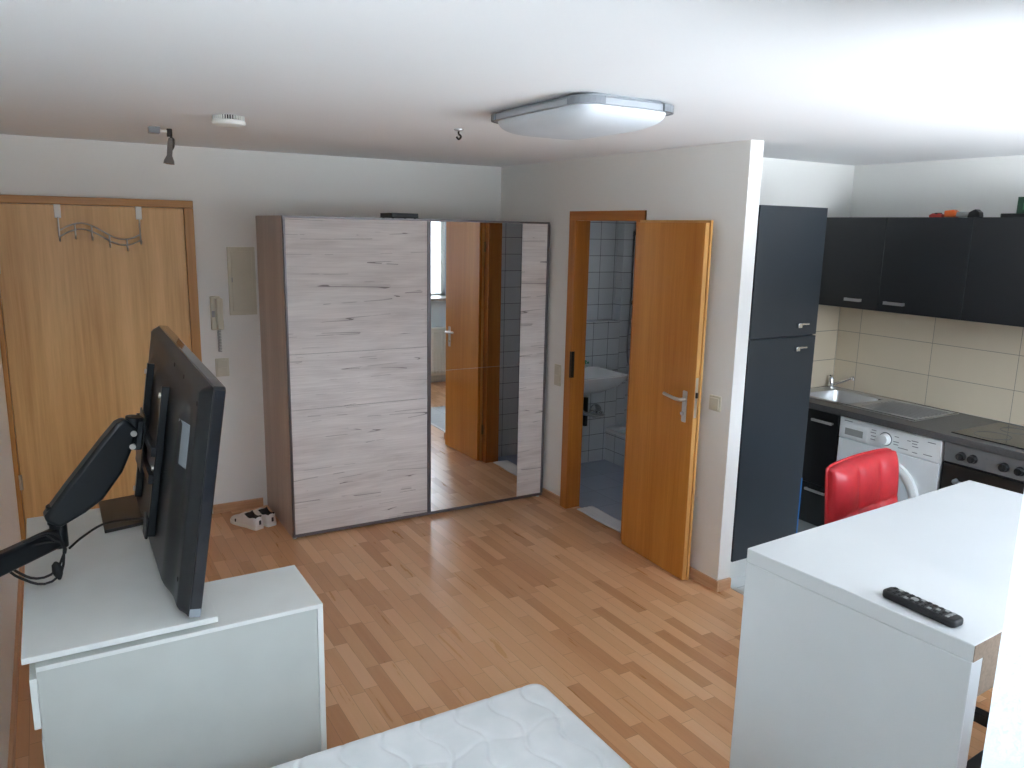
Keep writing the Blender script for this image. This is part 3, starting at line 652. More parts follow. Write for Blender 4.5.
MB().tube(curve([(-2.448, -0.98, H-0.042), (-2.432, -0.98, H-0.055), (-2.434, -0.98, H-0.085), (-2.444, -0.98, H-0.105)], 5), 0.005, 8).build('bracket', 'dark_iron', sp_)
MB().lathe([(0.010, 0), (0.013, 0.02), (0.013, 0.085), (0.024, 0.110), (0.026, 0.125), (0.018, 0.126), (0.0, 0.118)], (-2.446, -0.98, H-0.048), (-0.12, 0, -1), 20).build('lamp_head', plain('dark_chrome', (0.30, 0.29, 0.28), 0.25, 0.9), sp_)
hk = empty('ceiling_hook', (-1.314, -1.90, H), 'tiny chrome hook screwed into the ceiling behind the lamp', 'hook')
MB().lathe([(0.024, 0), (0.022, 0.006), (0.006, 0.010)], (-1.314, -1.90, H-0.0005), (0, 0, -1), 20).build('plate', 'steel', hk)
MB().tube(curve([(-1.314, -1.90, H-0.008), (-1.314, -1.90, H-0.022), (-1.302, -1.90, H-0.034), (-1.314, -1.90, H-0.046), (-1.326, -1.90, H-0.036)], 5), 0.005, 8).build('hook', 'dark_iron', hk)

# ------------------------------------------------------------------ kitchen
fr = empty('tall_cabinet', (0.33, -2.2, 0), 'tall slate grey kitchen cabinet with two doors behind partition end', 'tall cabinet')
fx0, fx1, fy, fz0, fz1, fs = 0.096, 0.610, -2.478, 0.15, 2.072, 1.388
B((fx0, fy+0.021, fz0), (fx1, KY-0.002, fz1)).build('body', 'slate', fr, 0.001)
B((fx0+0.01, fy+0.07, 0), (fx1-0.01, KY-0.01, fz0-0.0005)).build('plinth', 'white', fr)
ld = B((fx0+0.001, fy, fz0), (fx1, fy+0.020, fs-0.004)).build('lower_door', 'slate', fr, 0.0015)
ud = B((fx0+0.001, fy, fs+0.004), (fx1, fy+0.020, fz1)).build('upper_door', 'slate', fr, 0.0015)
for p, z in ((ud, 1.446), (ld, 1.318)):
    h = B((0.438, fy-0.022, z-0.012), (0.468, fy-0.0003, z+0.012)).box((0.468, fy-0.022, z+0.002), (0.524, fy-0.014, z+0.012)).box((0.512, fy-0.0215, z+0.0025), (0.5235, fy-0.0003, z+0.0115)).build('handle', 'chrome', p, 0.002)
B((fx1-0.006, fy-0.0022, 0.16), (fx1+0.0025, fy+0.018, 0.56)).build('edge_film', 'blue', ld)
# worktop run along the right wall
CX = 1.03; CT = 0.905; CB = 0.866; CEND = -3.66
wt = empty('kitchen_worktop', (1.31, -2.8, CB), 'speckled grey worktop running along the tiled splashback', 'worktop')
snk_x0, snk_x1, snk_y0, snk_y1 = 1.16, 1.50, -1.985, -2.34
tops = MB()
ys = (KY-0.012, snk_y0, snk_y1, CEND)
tops.box((CX-0.02, ys[0], CB), (XR-0.012, ys[1], CT)).box((CX-0.02, ys[1], CB), (snk_x0, ys[2], CT)).box((snk_x1, ys[1], CB), (XR-0.012, ys[2], CT)).box((CX-0.02, ys[2], CB), (XR-0.012, ys[3], CT))
tops.build('slab', 'worktop', wt, 0.003)
ks = empty('kitchen_sink', (1.33, -2.35, CT), 'stainless steel sink with ribbed drainer set into the worktop', 'sink')
rim = MB()
X0, X1, Y0, Y1 = 1.13, 1.565, -1.882, -2.79
z_a, z_b = CT+0.0005, CT+0.005
rim.box((X0, Y0, z_a), (X1, snk_y0, z_b)).box((X0, snk_y0, z_a), (snk_x0, snk_y1, z_b)).box((snk_x1, snk_y0, z_a), (X1, snk_y1, z_b)).box((X0, snk_y1, z_a), (X1, Y1, z_b))
rim.build('rim', 'steel', ks, 0.0015)
def bowl(u, v):
    prof = [(1.0, 0.004), (0.985, -0.008), (0.95, -0.10), (0.86, -0.135), (0.45, -0.142), (0.0, -0.145)]
    p = prof[int(round(v*5))]; a = u*2*PI; ex = 0.4
    cx = math.copysign(abs(math.cos(a))**ex, math.cos(a)); cy = math.copysign(abs(math.sin(a))**ex, math.sin(a))
    return ((snk_x0+snk_x1)/2+cx*p[0]*(snk_x1-snk_x0)/2*0.995, (snk_y0+snk_y1)/2+cy*p[0]*(snk_y0-snk_y1)/2*0.995, CT+p[1])
MB().grid(bowl, 48, 5).build('bowl', 'steel', ks)
dg = MB()
for i in range(9):
    x = X0+0.07+i*0.037; dg.tube([(x, snk_y1-0.06, z_b+0.0015), (x, Y1+0.03, z_b+0.0015)], 0.0055, 8)
dg.build('drainer_rib', 'steel', ks)
MB().tube([(X0+0.004, Y0-0.004, z_b+0.001), (X1-0.004, Y0-0.004, z_b+0.001), (X1-0.004, Y1+0.004, z_b+0.001), (X0+0.004, Y1+0.004, z_b+0.001)], 0.003, 8, closed=True).build('edge_bead', 'chrome', ks)
fc = empty('kitchen_tap', (1.535, -1.915, CT), 'chrome mixer tap with long slanting spout at the kitchen sink', 'tap')
MB().lathe([(0.026, 0), (0.026, 0.008), (0.019, 0.012), (0.018, 0.055), (0.014, 0.066), (0.0, 0.068)], (1.530, -1.918, z_b+0.0003), (0, 0, 1), 20).build('body', 'chrome', fc)
MB().tube(curve([(1.535, -1.928, CT+0.026), (1.52, -2.02, CT+0.066), (1.505, -2.09, CT+0.100), (1.502, -2.102, CT+0.101), (1.500, -2.108, CT+0.085)], 5), [0.009]*21, 12).build('spout', 'chrome', fc)
MB().tube([(1.535, -1.915, CT+0.066), (1.530, -1.917, CT+0.082), (1.505, -1.925, CT+0.088)], 0.006, 10).build('lever', 'chrome', fc)
# drawer unit under the sink
du = empty('drawer_cabinet', (1.32, -2.14, 0), 'black kitchen drawer cabinet under the sink', 'cabinet')
B((CX+0.021, KY-0.014, 0.12), (XR-0.014, -2.370, 0.72)).build('body', 'black_front', du)
B((CX+0.07, KY-0.014, 0), (XR-0.03, -2.370, 0.119)).build('plinth', 'grey_plastic', du)
for za, zb, zh in ((0.125, 0.385, 0.350), (0.392, 0.860, 0.80)):
    p = B((CX, KY-0.014, za), (CX+0.020, -2.370, zb)).build('drawer_front', 'black_front', du, 0.002)
    B((CX-0.024, -2.34, zh-0.008), (CX-0.014, -2.19, zh+0.008)).box((CX-0.024, -2.34, zh-0.006), (CX-0.0003, -2.33, zh+0.006)).box((CX-0.024, -2.20, zh-0.006), (CX-0.0003, -2.19, zh+0.006)).build('handle', 'steel', p, 0.002)
# washing machine
wm = empty('washing_machine', (1.31, -2.70, 0), 'white front loading washing machine under the worktop', 'washing machine')
wy0, wy1 = -2.380, -3.018
B((CX+0.012, wy1, 0.02), (1.56, wy0, 0.862)).build('body', 'appliance', wm, 0.006)
for x in (1.08, 1.52):
    for y in (wy0-0.05, wy1+0.05): MB().cyl((x, y, 0), (x, y, 0.0199), 0.02, 12).build('foot', 'rubber', wm)
B((CX, wy1+0.002, 0.735), (CX+0.0115, wy0-0.002, 0.860)).build('control_panel', 'appliance_panel', wm, 0.004)
B((CX+0.002, wy1+0.002, 0.09), (CX+0.0115, wy0-0.002, 0.730)).build('front_panel', 'appliance', wm, 0.004)
B((CX-0.003, -2.575, 0.742), (CX-0.0003, -2.392, 0.822)).build('detergent_drawer', 'appliance_panel', wm, 0.002)
B((CX-0.0042, -2.545, 0.760), (CX-0.0032, -2.425, 0.800)).build('drawer_grip', 'grey_plastic', wm)
MB().lathe([(0.034, 0), (0.034, 0.010), (0.029, 0.016), (0.027, 0.030), (0.0, 0.031)], (CX-0.0003, -2.690, 0.792), (-1, 0, 0), 28).build('dial', 'appliance_panel', wm)
MB().lathe([(0.040, 0.0), (0.037, 0.002)], (CX-0.0002, -2.690, 0.792), (-1, 0, 0), 28).build('dial_ring', 'print', wm)
pm = MB()
for (y, z, w_) in ((-2.44, 0.842, .055), (-2.612, 0.825, .03), (-2.608, 0.81, .035), (-2.612, 0.79, .03), (-2.61, 0.77, .03), (-2.755, 0.82, .025), (-2.755, 0.79, .035), (-2.755, 0.775, .03), (-2.83, 0.815, .02), (-2.865, 0.82, .04), (-2.865, 0.805, .03), (-2.87, 0.79, .035), (-2.96, 0.835, .045), (-2.80, 0.762, .06), (-2.87, 0.757, .03), (-2.945, 0.762, .05)):
    B((CX-0.0009, y-w_/2, z-0.002), (CX-0.0001, y+w_/2, z+0.002)).build('print_mark', 'print', wm)
MB().lathe([(0.232, 0), (0.230, 0.018), (0.205, 0.028), (0.190, 0.022), (0.178, 0.004)], (CX+0.0017, -2.70, 0.46), (-1, 0, 0), 56).build('door_ring', 'appliance_panel', wm, angle=60)
MB().lathe([(0.176, 0.0), (0.160, 0.012), (0.10, 0.016), (0.0, 0.018)], (CX+0.0017, -2.70, 0.46), (-1, 0, 0), 48).build('door_bowl', plain('pale_grey_door_plastic', srgb(196, 206, 212), 0.2), wm, angle=60)
B((CX-0.022, -2.515, 0.42), (CX-0.0005, -2.480, 0.50)).build('door_handle', 'appliance_panel', wm, 0.004)
# oven
ov = empty('oven', (1.31, -3.34, 0), 'built-in oven with steel control panel and black knobs', 'oven')
oy0, oy1 = -3.030, -3.630
B((CX+0.021, oy1, 0.10), (1.58, oy0, 0.862)).build('body', 'black_front', ov)
B((CX+0.07, oy1, 0), (1.55, oy0, 0.0995)).build('plinth', 'black_front', ov)
op = B((CX-0.002, oy1+0.003, 0.760), (CX+0.020, oy0-0.003, 0.862)).build('control_panel', plain('grey_steel_panel', srgb(122, 124, 126), 0.4, 0.3), ov, 0.002)
for y in (-3.128, -3.188, -3.345, -3.42, -3.50):
    MB().lathe([(0.024, 0), (0.023, 0.006), (0.019, 0.010), (0.018, 0.026), (0.0, 0.027)], (CX-0.0023, y, 0.806), (-1, 0, 0), 22).build('knob', 'black', op)
    k_ = B((CX-0.034, y-0.004, 0.789), (CX-0.030, y+0.004, 0.823)).build('knob_grip', 'black', op, 0.001)
pm = MB()
for y in (-3.06, -3.255, -3.285, -3.40): B((CX-0.0028, y-0.006, 0.822), (CX-0.0021, y+0.006, 0.828)).build('print_mark', 'print', op)
od = B((CX-0.004, oy1+0.003, 0.19), (CX+0.020, oy0-0.003, 0.752)).build('door', 'black_front', ov, 0.003)
MB().tube(curve([(CX-0.0045, -3.12, 0.672), (CX-0.040, -3.125, 0.672), (CX-0.045, -3.15, 0.672), (CX-0.045, -3.33, 0.672), (CX-0.045, -3.51, 0.672), (CX-0.040, -3.535, 0.672), (CX-0.0045, -3.54, 0.672)], 6), 0.010, 12).build('handle', 'grey_cap', od)
B((CX-0.0052, -3.58, 0.25), (CX-0.0042, -3.08, 0.60)).build('window', 'screen', od)
B((CX, oy1+0.003, 0.105), (CX+0.020, oy0-0.003, 0.185)).build('storage_drawer', 'black_front', ov, 0.002)
hb = empty('hob', (1.31, -3.33, CT), 'black glass hob lying flush on the worktop', 'hob')
B((1.075, -3.60, CT+0.0005), (1.545, -3.03, CT+0.006)).build('glass_plate', 'hob', hb, 0.002)
for x, y, rr_ in ((1.2, -3.18, .085), (1.2, -3.46, .07), (1.42, -3.18, .07), (1.42, -3.46, .085)):
    MB().tube([(x+rr_*math.cos(2*PI*q/40), y+rr_*math.sin(2*PI*q/40), CT+0.0066) for q in range(40)], 0.0006, 6, closed=True).build('cooking_zone', 'print', hb)
ep = tag(B((CX, CEND+0.001, 0.0), (XR-0.014, CEND+0.025, CB-0.0005)).build('end_panel', 'black_front'), 'black side panel closing the worktop run past the oven', 'panel')

# wall cabinets
UX, UZ0, UZ1 = 1.30, 1.483, 2.040
def wallcab(y0, y1, handle, label, hinge_top=False):
    r = empty('wall_cabinet', (1.46, (y0+y1)/2, UZ0), label, 'wall cabinet', 'kitchen wall cabinets')
    B((UX+0.0205, y1+0.001, UZ0), (XR-0.0105, y0-0.001, UZ1-0.001)).build('body', 'anthracite', r)
    d_ = B((UX, y1+0.002, UZ0), (UX+0.020, y0-0.002, UZ1)).build('door', 'anthracite', r, 0.0015)
    if handle:
        a, b = handle; z = 1.537
        B((UX-0.024, b, z-0.009), (UX-0.016, a, z+0.009)).box((UX-0.024, a-0.012, z-0.009), (UX-0.0003, a, z+0.009)).box((UX-0.024, b, z-0.009), (UX-0.0003, b+0.012, z+0.009)).build('handle', 'steel', d_, 0.002)
wallcab(KY-0.012, -2.360, (-2.136, -2.248), 'anthracite wall cabinet in the kitchen corner, left of the row')
wallcab(-2.360, -2.872, (-2.407, -2.535), 'anthracite wall cabinet in the middle, under the orange tool')
wallcab(-2.872, -3.40, (-3.23, -3.35), 'anthracite wall cabinet at the right edge, with no handle in view')
# things on the wall cabinets
tl = empty('hand_tool', (1.36, -2.77, UZ1), 'orange and dark grey hand tool lying on the wall cabinets', 'tool')
ux = Vector((0, -1, 0)); 
MB().prism([(0, 0.002), (0.065, 0.002), (0.07, 0.03), (0.05, 0.042), (0.0, 0.038)], (1.345, -2.675, UZ1), (0, -1, 0), (0, 0, 1), (1, 0, 0), 0.045).build('handle', 'orange', tl, 0.005)
MB().prism([(0.066, 0.004), (0.13, 0.004), (0.14, 0.03), (0.071, 0.032)], (1.348, -2.675, UZ1), (0, -1, 0), (0, 0, 1), (1, 0, 0), 0.040).build('body', 'grey_plastic', tl, 0.004)
MB().prism([(0.131, 0.001), (0.20, 0.001), (0.195, 0.028), (0.172, 0.045), (0.141, 0.03)], (1.346, -2.675, UZ1), (0, -1, 0), (0, 0, 1), (1, 0, 0), 0.044).build('head', 'black', tl, 0.004)
t2 = empty('clamp', (1.36, -2.62, UZ1), 'small low red clamp beside the orange tool', 'tool')
MB().prism([(0, 0.001), (0.075, 0.001), (0.08, 0.015), (0.055, 0.024), (0.04, 0.016), (0.02, 0.024), (0, 0.014)], (1.35, -2.585, UZ1), (0, -1, 0), (0, 0, 1), (1, 0, 0), 0.03).build('jaw', 'red_plastic', t2, 0.003)
MB().cyl((1.365, -2.61, UZ1+0.022), (1.365, -2.65, UZ1+0.022), 0.005, 10).build('screw', 'dark_iron', t2)
tag(MB().prism(rrect(0.16, 0.20, 0.02), (1.42, -3.08, UZ1+0.0005), (1, 0, 0), (0, 1, 0), (0, 0, 1), 0.020).build('tray', 'black', None, 0.003), 'flat black tray under the dark green carton', 'tray')
gb = empty('carton', (1.42, -3.11, UZ1+0.021), 'dark green upright carton on the wall cabinets', 'box')
B((1.36, -3.17, UZ1+0.0212), (1.46, -3.055, UZ1+0.105)).build('body', 'green', gb, 0.001)
B((1.3590, -3.13, UZ1+0.04), (1.3598, -3.085, UZ1+0.075)).build('printed_label', plain('pale_green_print', srgb(70, 120, 84), 0.6), gb)

# radiator seen in the mirror
rd = empty('radiator', (0.85, YF+0.07, 0.08), 'white ribbed radiator under the window, seen in the wardrobe mirror', 'radiator')
B((0.30, YF+0.045, 0.10), (1.40, YF+0.075, 0.68)).build('panel', 'plastic', rd, 0.006)
rb = MB()
for i in range(24): x = 0.33+i*0.0445; rb.box((x, YF+0.0755, 0.13), (x+0.026, YF+0.088, 0.65))
rb.build('rib', 'plastic', rd, 0.004)
B((0.30, YF+0.03, 0.682), (1.40, YF+0.095, 0.70)).build('grille', 'plastic', rd, 0.003)
for x in (0.42, 1.28): B((x, YF+0.0005, 0.25), (x+0.03, YF+0.0445, 0.60)).build('bracket', 'plastic', rd)
MB().cyl((1.36, YF+0.06, 0.0), (1.36, YF+0.06, 0.0995), 0.009, 12).build('pipe', 'plastic', rd)

# ------------------------------------------------------------------ white gloss bar table, remote, stools
TB = empty('bar_table', (-0.77, -4.15, 0), 'white high gloss bar table with a solid side panel', 'table')
mt = Matrix.Translation((-1.368, -4.193, 0)) @ Matrix.Rotation(math.radians(3.2), 4, 'Z')     # local: x along the table, near end at x=0
TH, TT = 1.056, 0.042
MB().box((0, -0.312, TH-TT), (1.225, 0.312, TH)).xf(mt).build('tabletop', 'gloss', TB, 0.003)
MB().box((0.0002, -0.3118, 0.001), (0.050, 0.3118, TH-TT-0.0003)).xf(mt).build('side_panel', 'gloss', TB, 0.0025)
for y in (-0.27, 0.27): MB().box((1.150, y-0.022, 0.001), (1.194, y+0.022, TH-TT-0.0006)).xf(mt).build('leg', 'arm', TB, 0.002)
MB().box((1.152, -0.2475, 0.185), (1.192, 0.2475, 0.225)).xf(mt).build('lower_rail', 'arm', TB, 0.002)
MB().box((0.0505, -0.02, 0.185), (1.1515, 0.02, 0.225)).xf(mt).build('stretcher', 'arm', TB, 0.002)
MB().box((0.0015, -0.3135, TH-TT+0.001), (1.2235, -0.3122, TH-0.0015)).xf(mt).build('edge_strip', M['chipboard'], TB)
MB().box((0.0505, -0.311, TH-TT-0.10), (1.148, -0.292, TH-TT-0.0006)).xf(mt).build('apron', M['chipboard'], TB, 0.001)
rc = empty('remote_control', (-1.292, -4.345, TH), 'black television remote control lying on the white bar table', 'remote control')
ra, rbv = Vector((-1.300, -4.255, 0)), Vector((-1.302, -4.442, 0)); rdv = (rbv-ra).normalized(); rn = Vector((-rdv.y, rdv.x, 0))
rl = (rbv-ra).length
body = MB().prism([(x, y) for x, y in rrect(rl, 0.047, 0.014)], tuple((ra+rbv)/2+Vector((0, 0, TH+0.0006))), tuple(rdv), tuple(rn), (0, 0, 1), 0.020)
body.build('body', 'black', rc, 0.006, 3)
kk = 0
for i in range(11):
    for j in (-1, 0, 1):
        if i in (0, 4) and j == 0: continue
        c = ra+rdv*(0.016+i*0.0148)+rn*(j*0.0125)+Vector((0, 0, TH+0.0216))
        MB().obox(c, rdv, rn, (0, 0, 1), 0.0042, 0.0044, 0.0012).build('button', 'grey_plastic' if (i*3+j) % 4 == 0 or i == 10 else 'rubber', rc, 0.0008)
MB().lathe([(0.009, 0), (0.009, 0.0014), (0.0, 0.0016)], tuple(ra+rdv*0.0752+Vector((0, 0, TH+0.0208))), (0, 0, 1), 16).build('navigation_button', 'grey_plastic', rc)

def bar_stool(cx, cy, rot, seat_z, label, back_top=1.075):
    r = empty('bar_stool', (cx, cy, 0), label, 'bar stool')
    m = Matrix.Translation((cx, cy, 0)) @ Matrix.Rotation(rot, 4, 'Z')     # local: back rest on +y, person faces -y
    MB().lathe([(0.205, 0), (0.205, 0.006), (0.19, 0.012), (0.06, 0.030), (0.032, 0.045), (0.03, 0.05)], (0, 0, 0.0008), (0, 0, 1), 48).xf(m).build('base', 'chrome', r)
    MB().cyl((0, 0, 0.05), (0, 0, 0.42), 0.028, 20).cyl((0, 0, 0.42), (0, 0, seat_z-0.055), 0.019, 20).xf(m).build('column', 'chrome', r)
    MB().tube([(0.15*math.cos(a), -0.13+0.15*math.sin(a)*0.8, 0.27) for a in [2*PI*i/28 for i in range(28)]], 0.010, 10, closed=True).xf(m).build('footrest', 'steel', r)
    def pad(w_, d_, h_, tz, panels=(3, 3), wob=0.010):
        mb = MB(); N = 36
        def fn(u, v):
            x, y = (u*2-1), (v*2-1)
            ed = (1-abs(x)**6)*(1-abs(y)**6); q = abs(math.sin(u*panels[0]*PI))**0.35*abs(math.sin(v*panels[1]*PI))**0.35
            return (x*w_/2, y*d_/2, h_*(0.55+0.45*ed**0.5)+wob*q*ed**0.5)
        mb.grid(fn, N, N)
        mb.grid(lambda u, v: ((1-u*2)*w_/2, (v*2-1)*d_/2, 0), 2, 2)
        top = lambda u, v: fn(u, v)
        for side in range(4):
            mb.grid(lambda u, v, s_=side: (lambda P: (P[0], P[1], P[2]*v))(top(*((u, 0), (1, u), (1-u, 1), (0, 1-u))[s_])), N, 2)
        return mb
    MB().box((-0.10, -0.10, seat_z-0.0545), (0.10, 0.10, seat_z-0.041)).xf(m).build('seat_plate', 'dark_iron', r)
    pad(0.42, 0.40, 0.072, 0).xf(m @ Matrix.Translation((0, 0, seat_z-0.0405))).build('seat', 'leather', r, angle=50)
    # back rest: padded shell, slightly curved, leaning back
    bh = back_top-seat_z-0.02; bw = 0.49; hb_ = 0.062
    N = 40
    def back(front):
        def fn(u, v):
            x = u*2-1; z = v
            cr_ = 0.985 if False else 1
            ex = x*bw/2*(1-0.02*(v**8))
            arch = 0.006*(1-x*x)
            zz = 0.02+z*bh + arch*v - 0.008*(abs(x)**14)*v**3
            yc = 0.20+0.030*v-0.012*x*x
            ed = max(0.0, (1-abs(x)**8))*max(0.0, (1-abs(2*z-1)**12))
            q = abs(math.sin((x*0.5+0.5)*3*PI))**0.35*abs(math.sin(PI*(z/0.37 if z < 0.37 else (z-0.37)/0.63)))**0.35 if front else 1.0
            th = hb_/2*(0.45+0.55*ed**0.6) + (0.026*q*ed if front else 0)
            return (ex, yc+(-th if front else th), zz)
        return fn
    F, K = back(True), back(False)
    mb = MB().grid(F, N, N).grid(lambda u, v: K(1-u, v), N, N)
    for side in range(4):
        def sf(u, v, s_=side):
            uu, vv = ((u, 0), (1, u), (1-u, 1), (0, 1-u))[s_]
            A, C = Vector(F(uu, vv)), Vector(K(uu, vv)); return tuple(A.lerp(C, v))
        mb.grid(sf, N, 3)
    mb.xf(m @ Matrix.Translation((0, 0, seat_z))).build('backrest', 'leather', r, angle=70)
    pp = [K(0, t/12) for t in range(13)][1:] + [K(t/16, 1) for t in range(17)] + [K(1, 1-t/12) for t in range(12)]
    pp2 = [F(0, t/12) for t in range(13)][1:] + [F(t/16, 1) for t in range(17)] + [F(1, 1-t/12) for t in range(12)]
    pip = [Vector(b).lerp(Vector(a), 0.05) for a, b in zip(pp2, pp)]
    MB().tube(pip, 0.0055, 8).xf(m @ Matrix.Translation((0, 0, seat_z))).build('piping', 'leather', r)
    MB().box((-0.02, 0.10, seat_z-0.052), (0.02, 0.275, seat_z-0.042)).box((-0.02, 0.262, seat_z-0.052), (0.02, 0.272, seat_z+0.06)).xf(m).build('back_bracket', 'chrome', r)
    return r
bar_stool(-0.250, -3.670, math.radians(7), 0.735, 'red quilted faux leather bar stool behind the white bar table', 1.058)

# ------------------------------------------------------------------ chest, loose desktop, television and arm
ch = empty('chest_of_drawers', (-2.75, -2.9, 0), 'low white chest with its plain rear panel towards the bed', 'chest of drawers')
cx0, cx1, cy0, cy1, cz = -3.146, -2.362, -3.052, -2.722, 0.749
B((cx0, cy0, cz-0.014), (cx1, cy1, cz)).build('top_panel', 'white', ch, 0.0015)
B((cx1-0.018, cy0, 0), (cx1, cy1, cz-0.0145)).build('side_panel', 'white', ch, 0.001)
B((cx0, cy0+0.0105, 0), (cx0+0.018, cy1, cz-0.0145)).build('side_panel', 'white', ch, 0.001)
B((cx0+0.001, cy0+0.006, 0.03), (cx1-0.0185, cy0+0.010, cz-0.0145)).build('rear_panel', 'white_back', ch)
B((cx0+0.0185, cy1-0.016, 0.03), (cx1-0.0185, cy1-0.001, cz-0.0145)).build('front_panel', 'white', ch)
B((cx0+0.0185, cy0+0.0105, 0.03), (cx1-0.0185, cy1-0.0165, 0.05)).build('bottom_panel', 'white', ch)
B((cx0-0.018, cy0+0.004, 0.565), (cx0-0.0005, cy1-0.01, 0.715)).build('drawer_front', 'white', ch, 0.002)
for z in (0.36, 0.18): B((cx0-0.004, cy0+0.012, z-0.004), (cx0-0.0005, cy1-0.01, z+0.165)).build('drawer_front', 'white', ch, 0.002)
dk = empty('side_desk', (-2.93, -2.46, 0), 'white narrow desk top reaching over the chest below the television', 'desk')
B((-3.176, -3.062, 0.770), (-2.680, -1.905, 0.788)).build('desktop', 'white', dk, 0.0015)
for x in (-3.15, -2.735):
    for y in (-1.95, -2.68): B((x, y-0.02, 0), (x+0.04, y+0.02, 0.7695)).build('leg', 'white', dk, 0.002)
ty0 = empty('television', (-2.70, -2.46, 0.80), 'large black flat television seen from behind on a wall arm', 'television')
# local television frame: x' forward (screen side), y' along its length, z' up; leaning by 8 degrees
TL, THt = 1.215, 0.690
a_t = math.atan2(0.10, 0.675)
mtv = Matrix.Translation((-2.725, -2.456, 0.812)) @ Matrix.Rotation(a_t, 4, 'Y') @ Matrix.Rotation(math.radians(1.6), 4, 'X')
MB().prism(rrect(TL, THt, 0.015), (-0.034, 0, THt/2), (0, 1, 0), (0, 0, 1), (1, 0, 0), 0.034).xf(mtv).build('bezel', 'tv_edge', ty0, 0.004, 3)
B2 = MB().box((0.0003, -TL/2+0.012, 0.028), (0.0012, TL/2-0.012, THt-0.012)).xf(mtv).build('screen', 'screen', ty0)
def casing(u, v):
    y = (u*2-1); z = (v*2-1)
    def sm_(t, a, b): t = min(max((t-a)/(b-a), 0), 1); return t*t*(3-2*t)
    e_ = sm_(1-abs(y), 0.0, 0.05)*sm_(1-abs(z), 0.0, 0.05)
    bulge = sm_(1-abs(y), 0.14, 0.34)*sm_(1-z, 0.22, 0.42)*sm_(1+z, 0.0, 0.10)
    return (-0.0342-0.030*e_-0.022*bulge, y*(TL/2-0.004), THt/2+z*(THt/2-0.004))
MB().grid(casing, 90, 60).xf(mtv).build('rear_casing', 'tv_black', ty0, angle=60)
MB().box((-0.0335, -TL/2-0.0012, 0.004), (-0.002, -TL/2-0.0001, 0.03)).xf(mtv).build('corner_badge', 'paper', ty0)
stp = MB()
MB().add([(xx-dd_, yy, zz) for dd_ in (0.0, 0.0015) for xx, yy, zz in ((-0.0660, -0.50, 0.42), (-0.0835, -0.415, 0.42), (-0.0835, -0.415, 0.55), (-0.0660, -0.50, 0.55))], [(0, 1, 2, 3), (7, 6, 5, 4), (0, 4, 5, 1), (1, 5, 6, 2), (2, 6, 7, 3), (3, 7, 4, 0)]).xf(mtv).build('rating_sticker', 'paper', ty0)
for (y, z) in ((-0.56, 0.63), (-0.30, 0.655), (-0.10, 0.655), (-0.55, 0.10), (-0.30, 0.04)):
    MB().lathe([(0.007, 0), (0.007, 0.002), (0.0, 0.002)], (-0.0640, y, z), (-1, 0, 0), 10).xf(mtv).build('screw', 'rubber', ty0)
sc_ = MB()
# wall arm
ar = empty('monitor_arm', (-3.28, -2.74, 0.86), 'black gas spring wall arm carrying the television', 'wall mount')
pt = lambda x, y, z: tuple(mtv @ Vector((x, y, z)))
RX = -0.0875
pc = Vector(pt(RX-0.028, 0.02, 0.345))
vb = MB()
for y in (-0.20, 0.20):
    b_ = MB().box((RX-0.024, y-0.013, 0.10), (RX, y+0.013, 0.60)).xf(mtv).build('mount_bar', 'arm', ar, 0.003)
    for z in (0.13, 0.33, 0.57): MB().cyl((RX-0.0245, y, z), (RX-0.030, y, z), 0.009, 10).xf(mtv).build('bolt', 'nickel', b_)
MB().box((RX-0.040, -0.23, 0.285), (RX-0.0245, 0.24, 0.315)).box((RX-0.040, -0.23, 0.375), (RX-0.0245, 0.24, 0.405)).box((RX-0.045, -0.06, 0.27), (RX-0.0405, 0.10, 0.46)).xf(mtv).build('mount_plate', 'arm', ar, 0.002)
MB().box((RX-0.034, -0.235, 0.10), (RX-0.0245, -0.165, 0.17)).xf(mtv).build('clamp', 'black', ar, 0.004)
hd_ = MB().cyl(pt(RX-0.074, -0.02, 0.345), pt(RX-0.074, -0.02, 0.455), 0.028, 22).xf(Matrix.Identity(4))
hd_.build('swivel_head', 'arm', ar, 0.003)
MB().box((RX-0.066, -0.045, 0.345), (RX-0.0455, 0.015, 0.445)).xf(mtv).build('tilt_joint', 'arm', ar, 0.004)
for y in (-0.062, ): 
    for z in (0.36, 0.405): MB().cyl(pt(RX-0.075, y, z), pt(RX-0.075, y+0.03, z), 0.010, 12).build('bolt', 'nickel', ar)
elbow = Vector((-3.068, -2.52, 0.925)); head = Vector(pt(RX-0.092, -0.025, 0.435))
ez0 = elbow + Vector((0, 0, 0.072))
dirv = (head-ez0); side = dirv.cross(Vector((0, 0, 1))).normalized(); up = side.cross(dirv).normalized(); dn = dirv.normalized(); LL = dirv.length
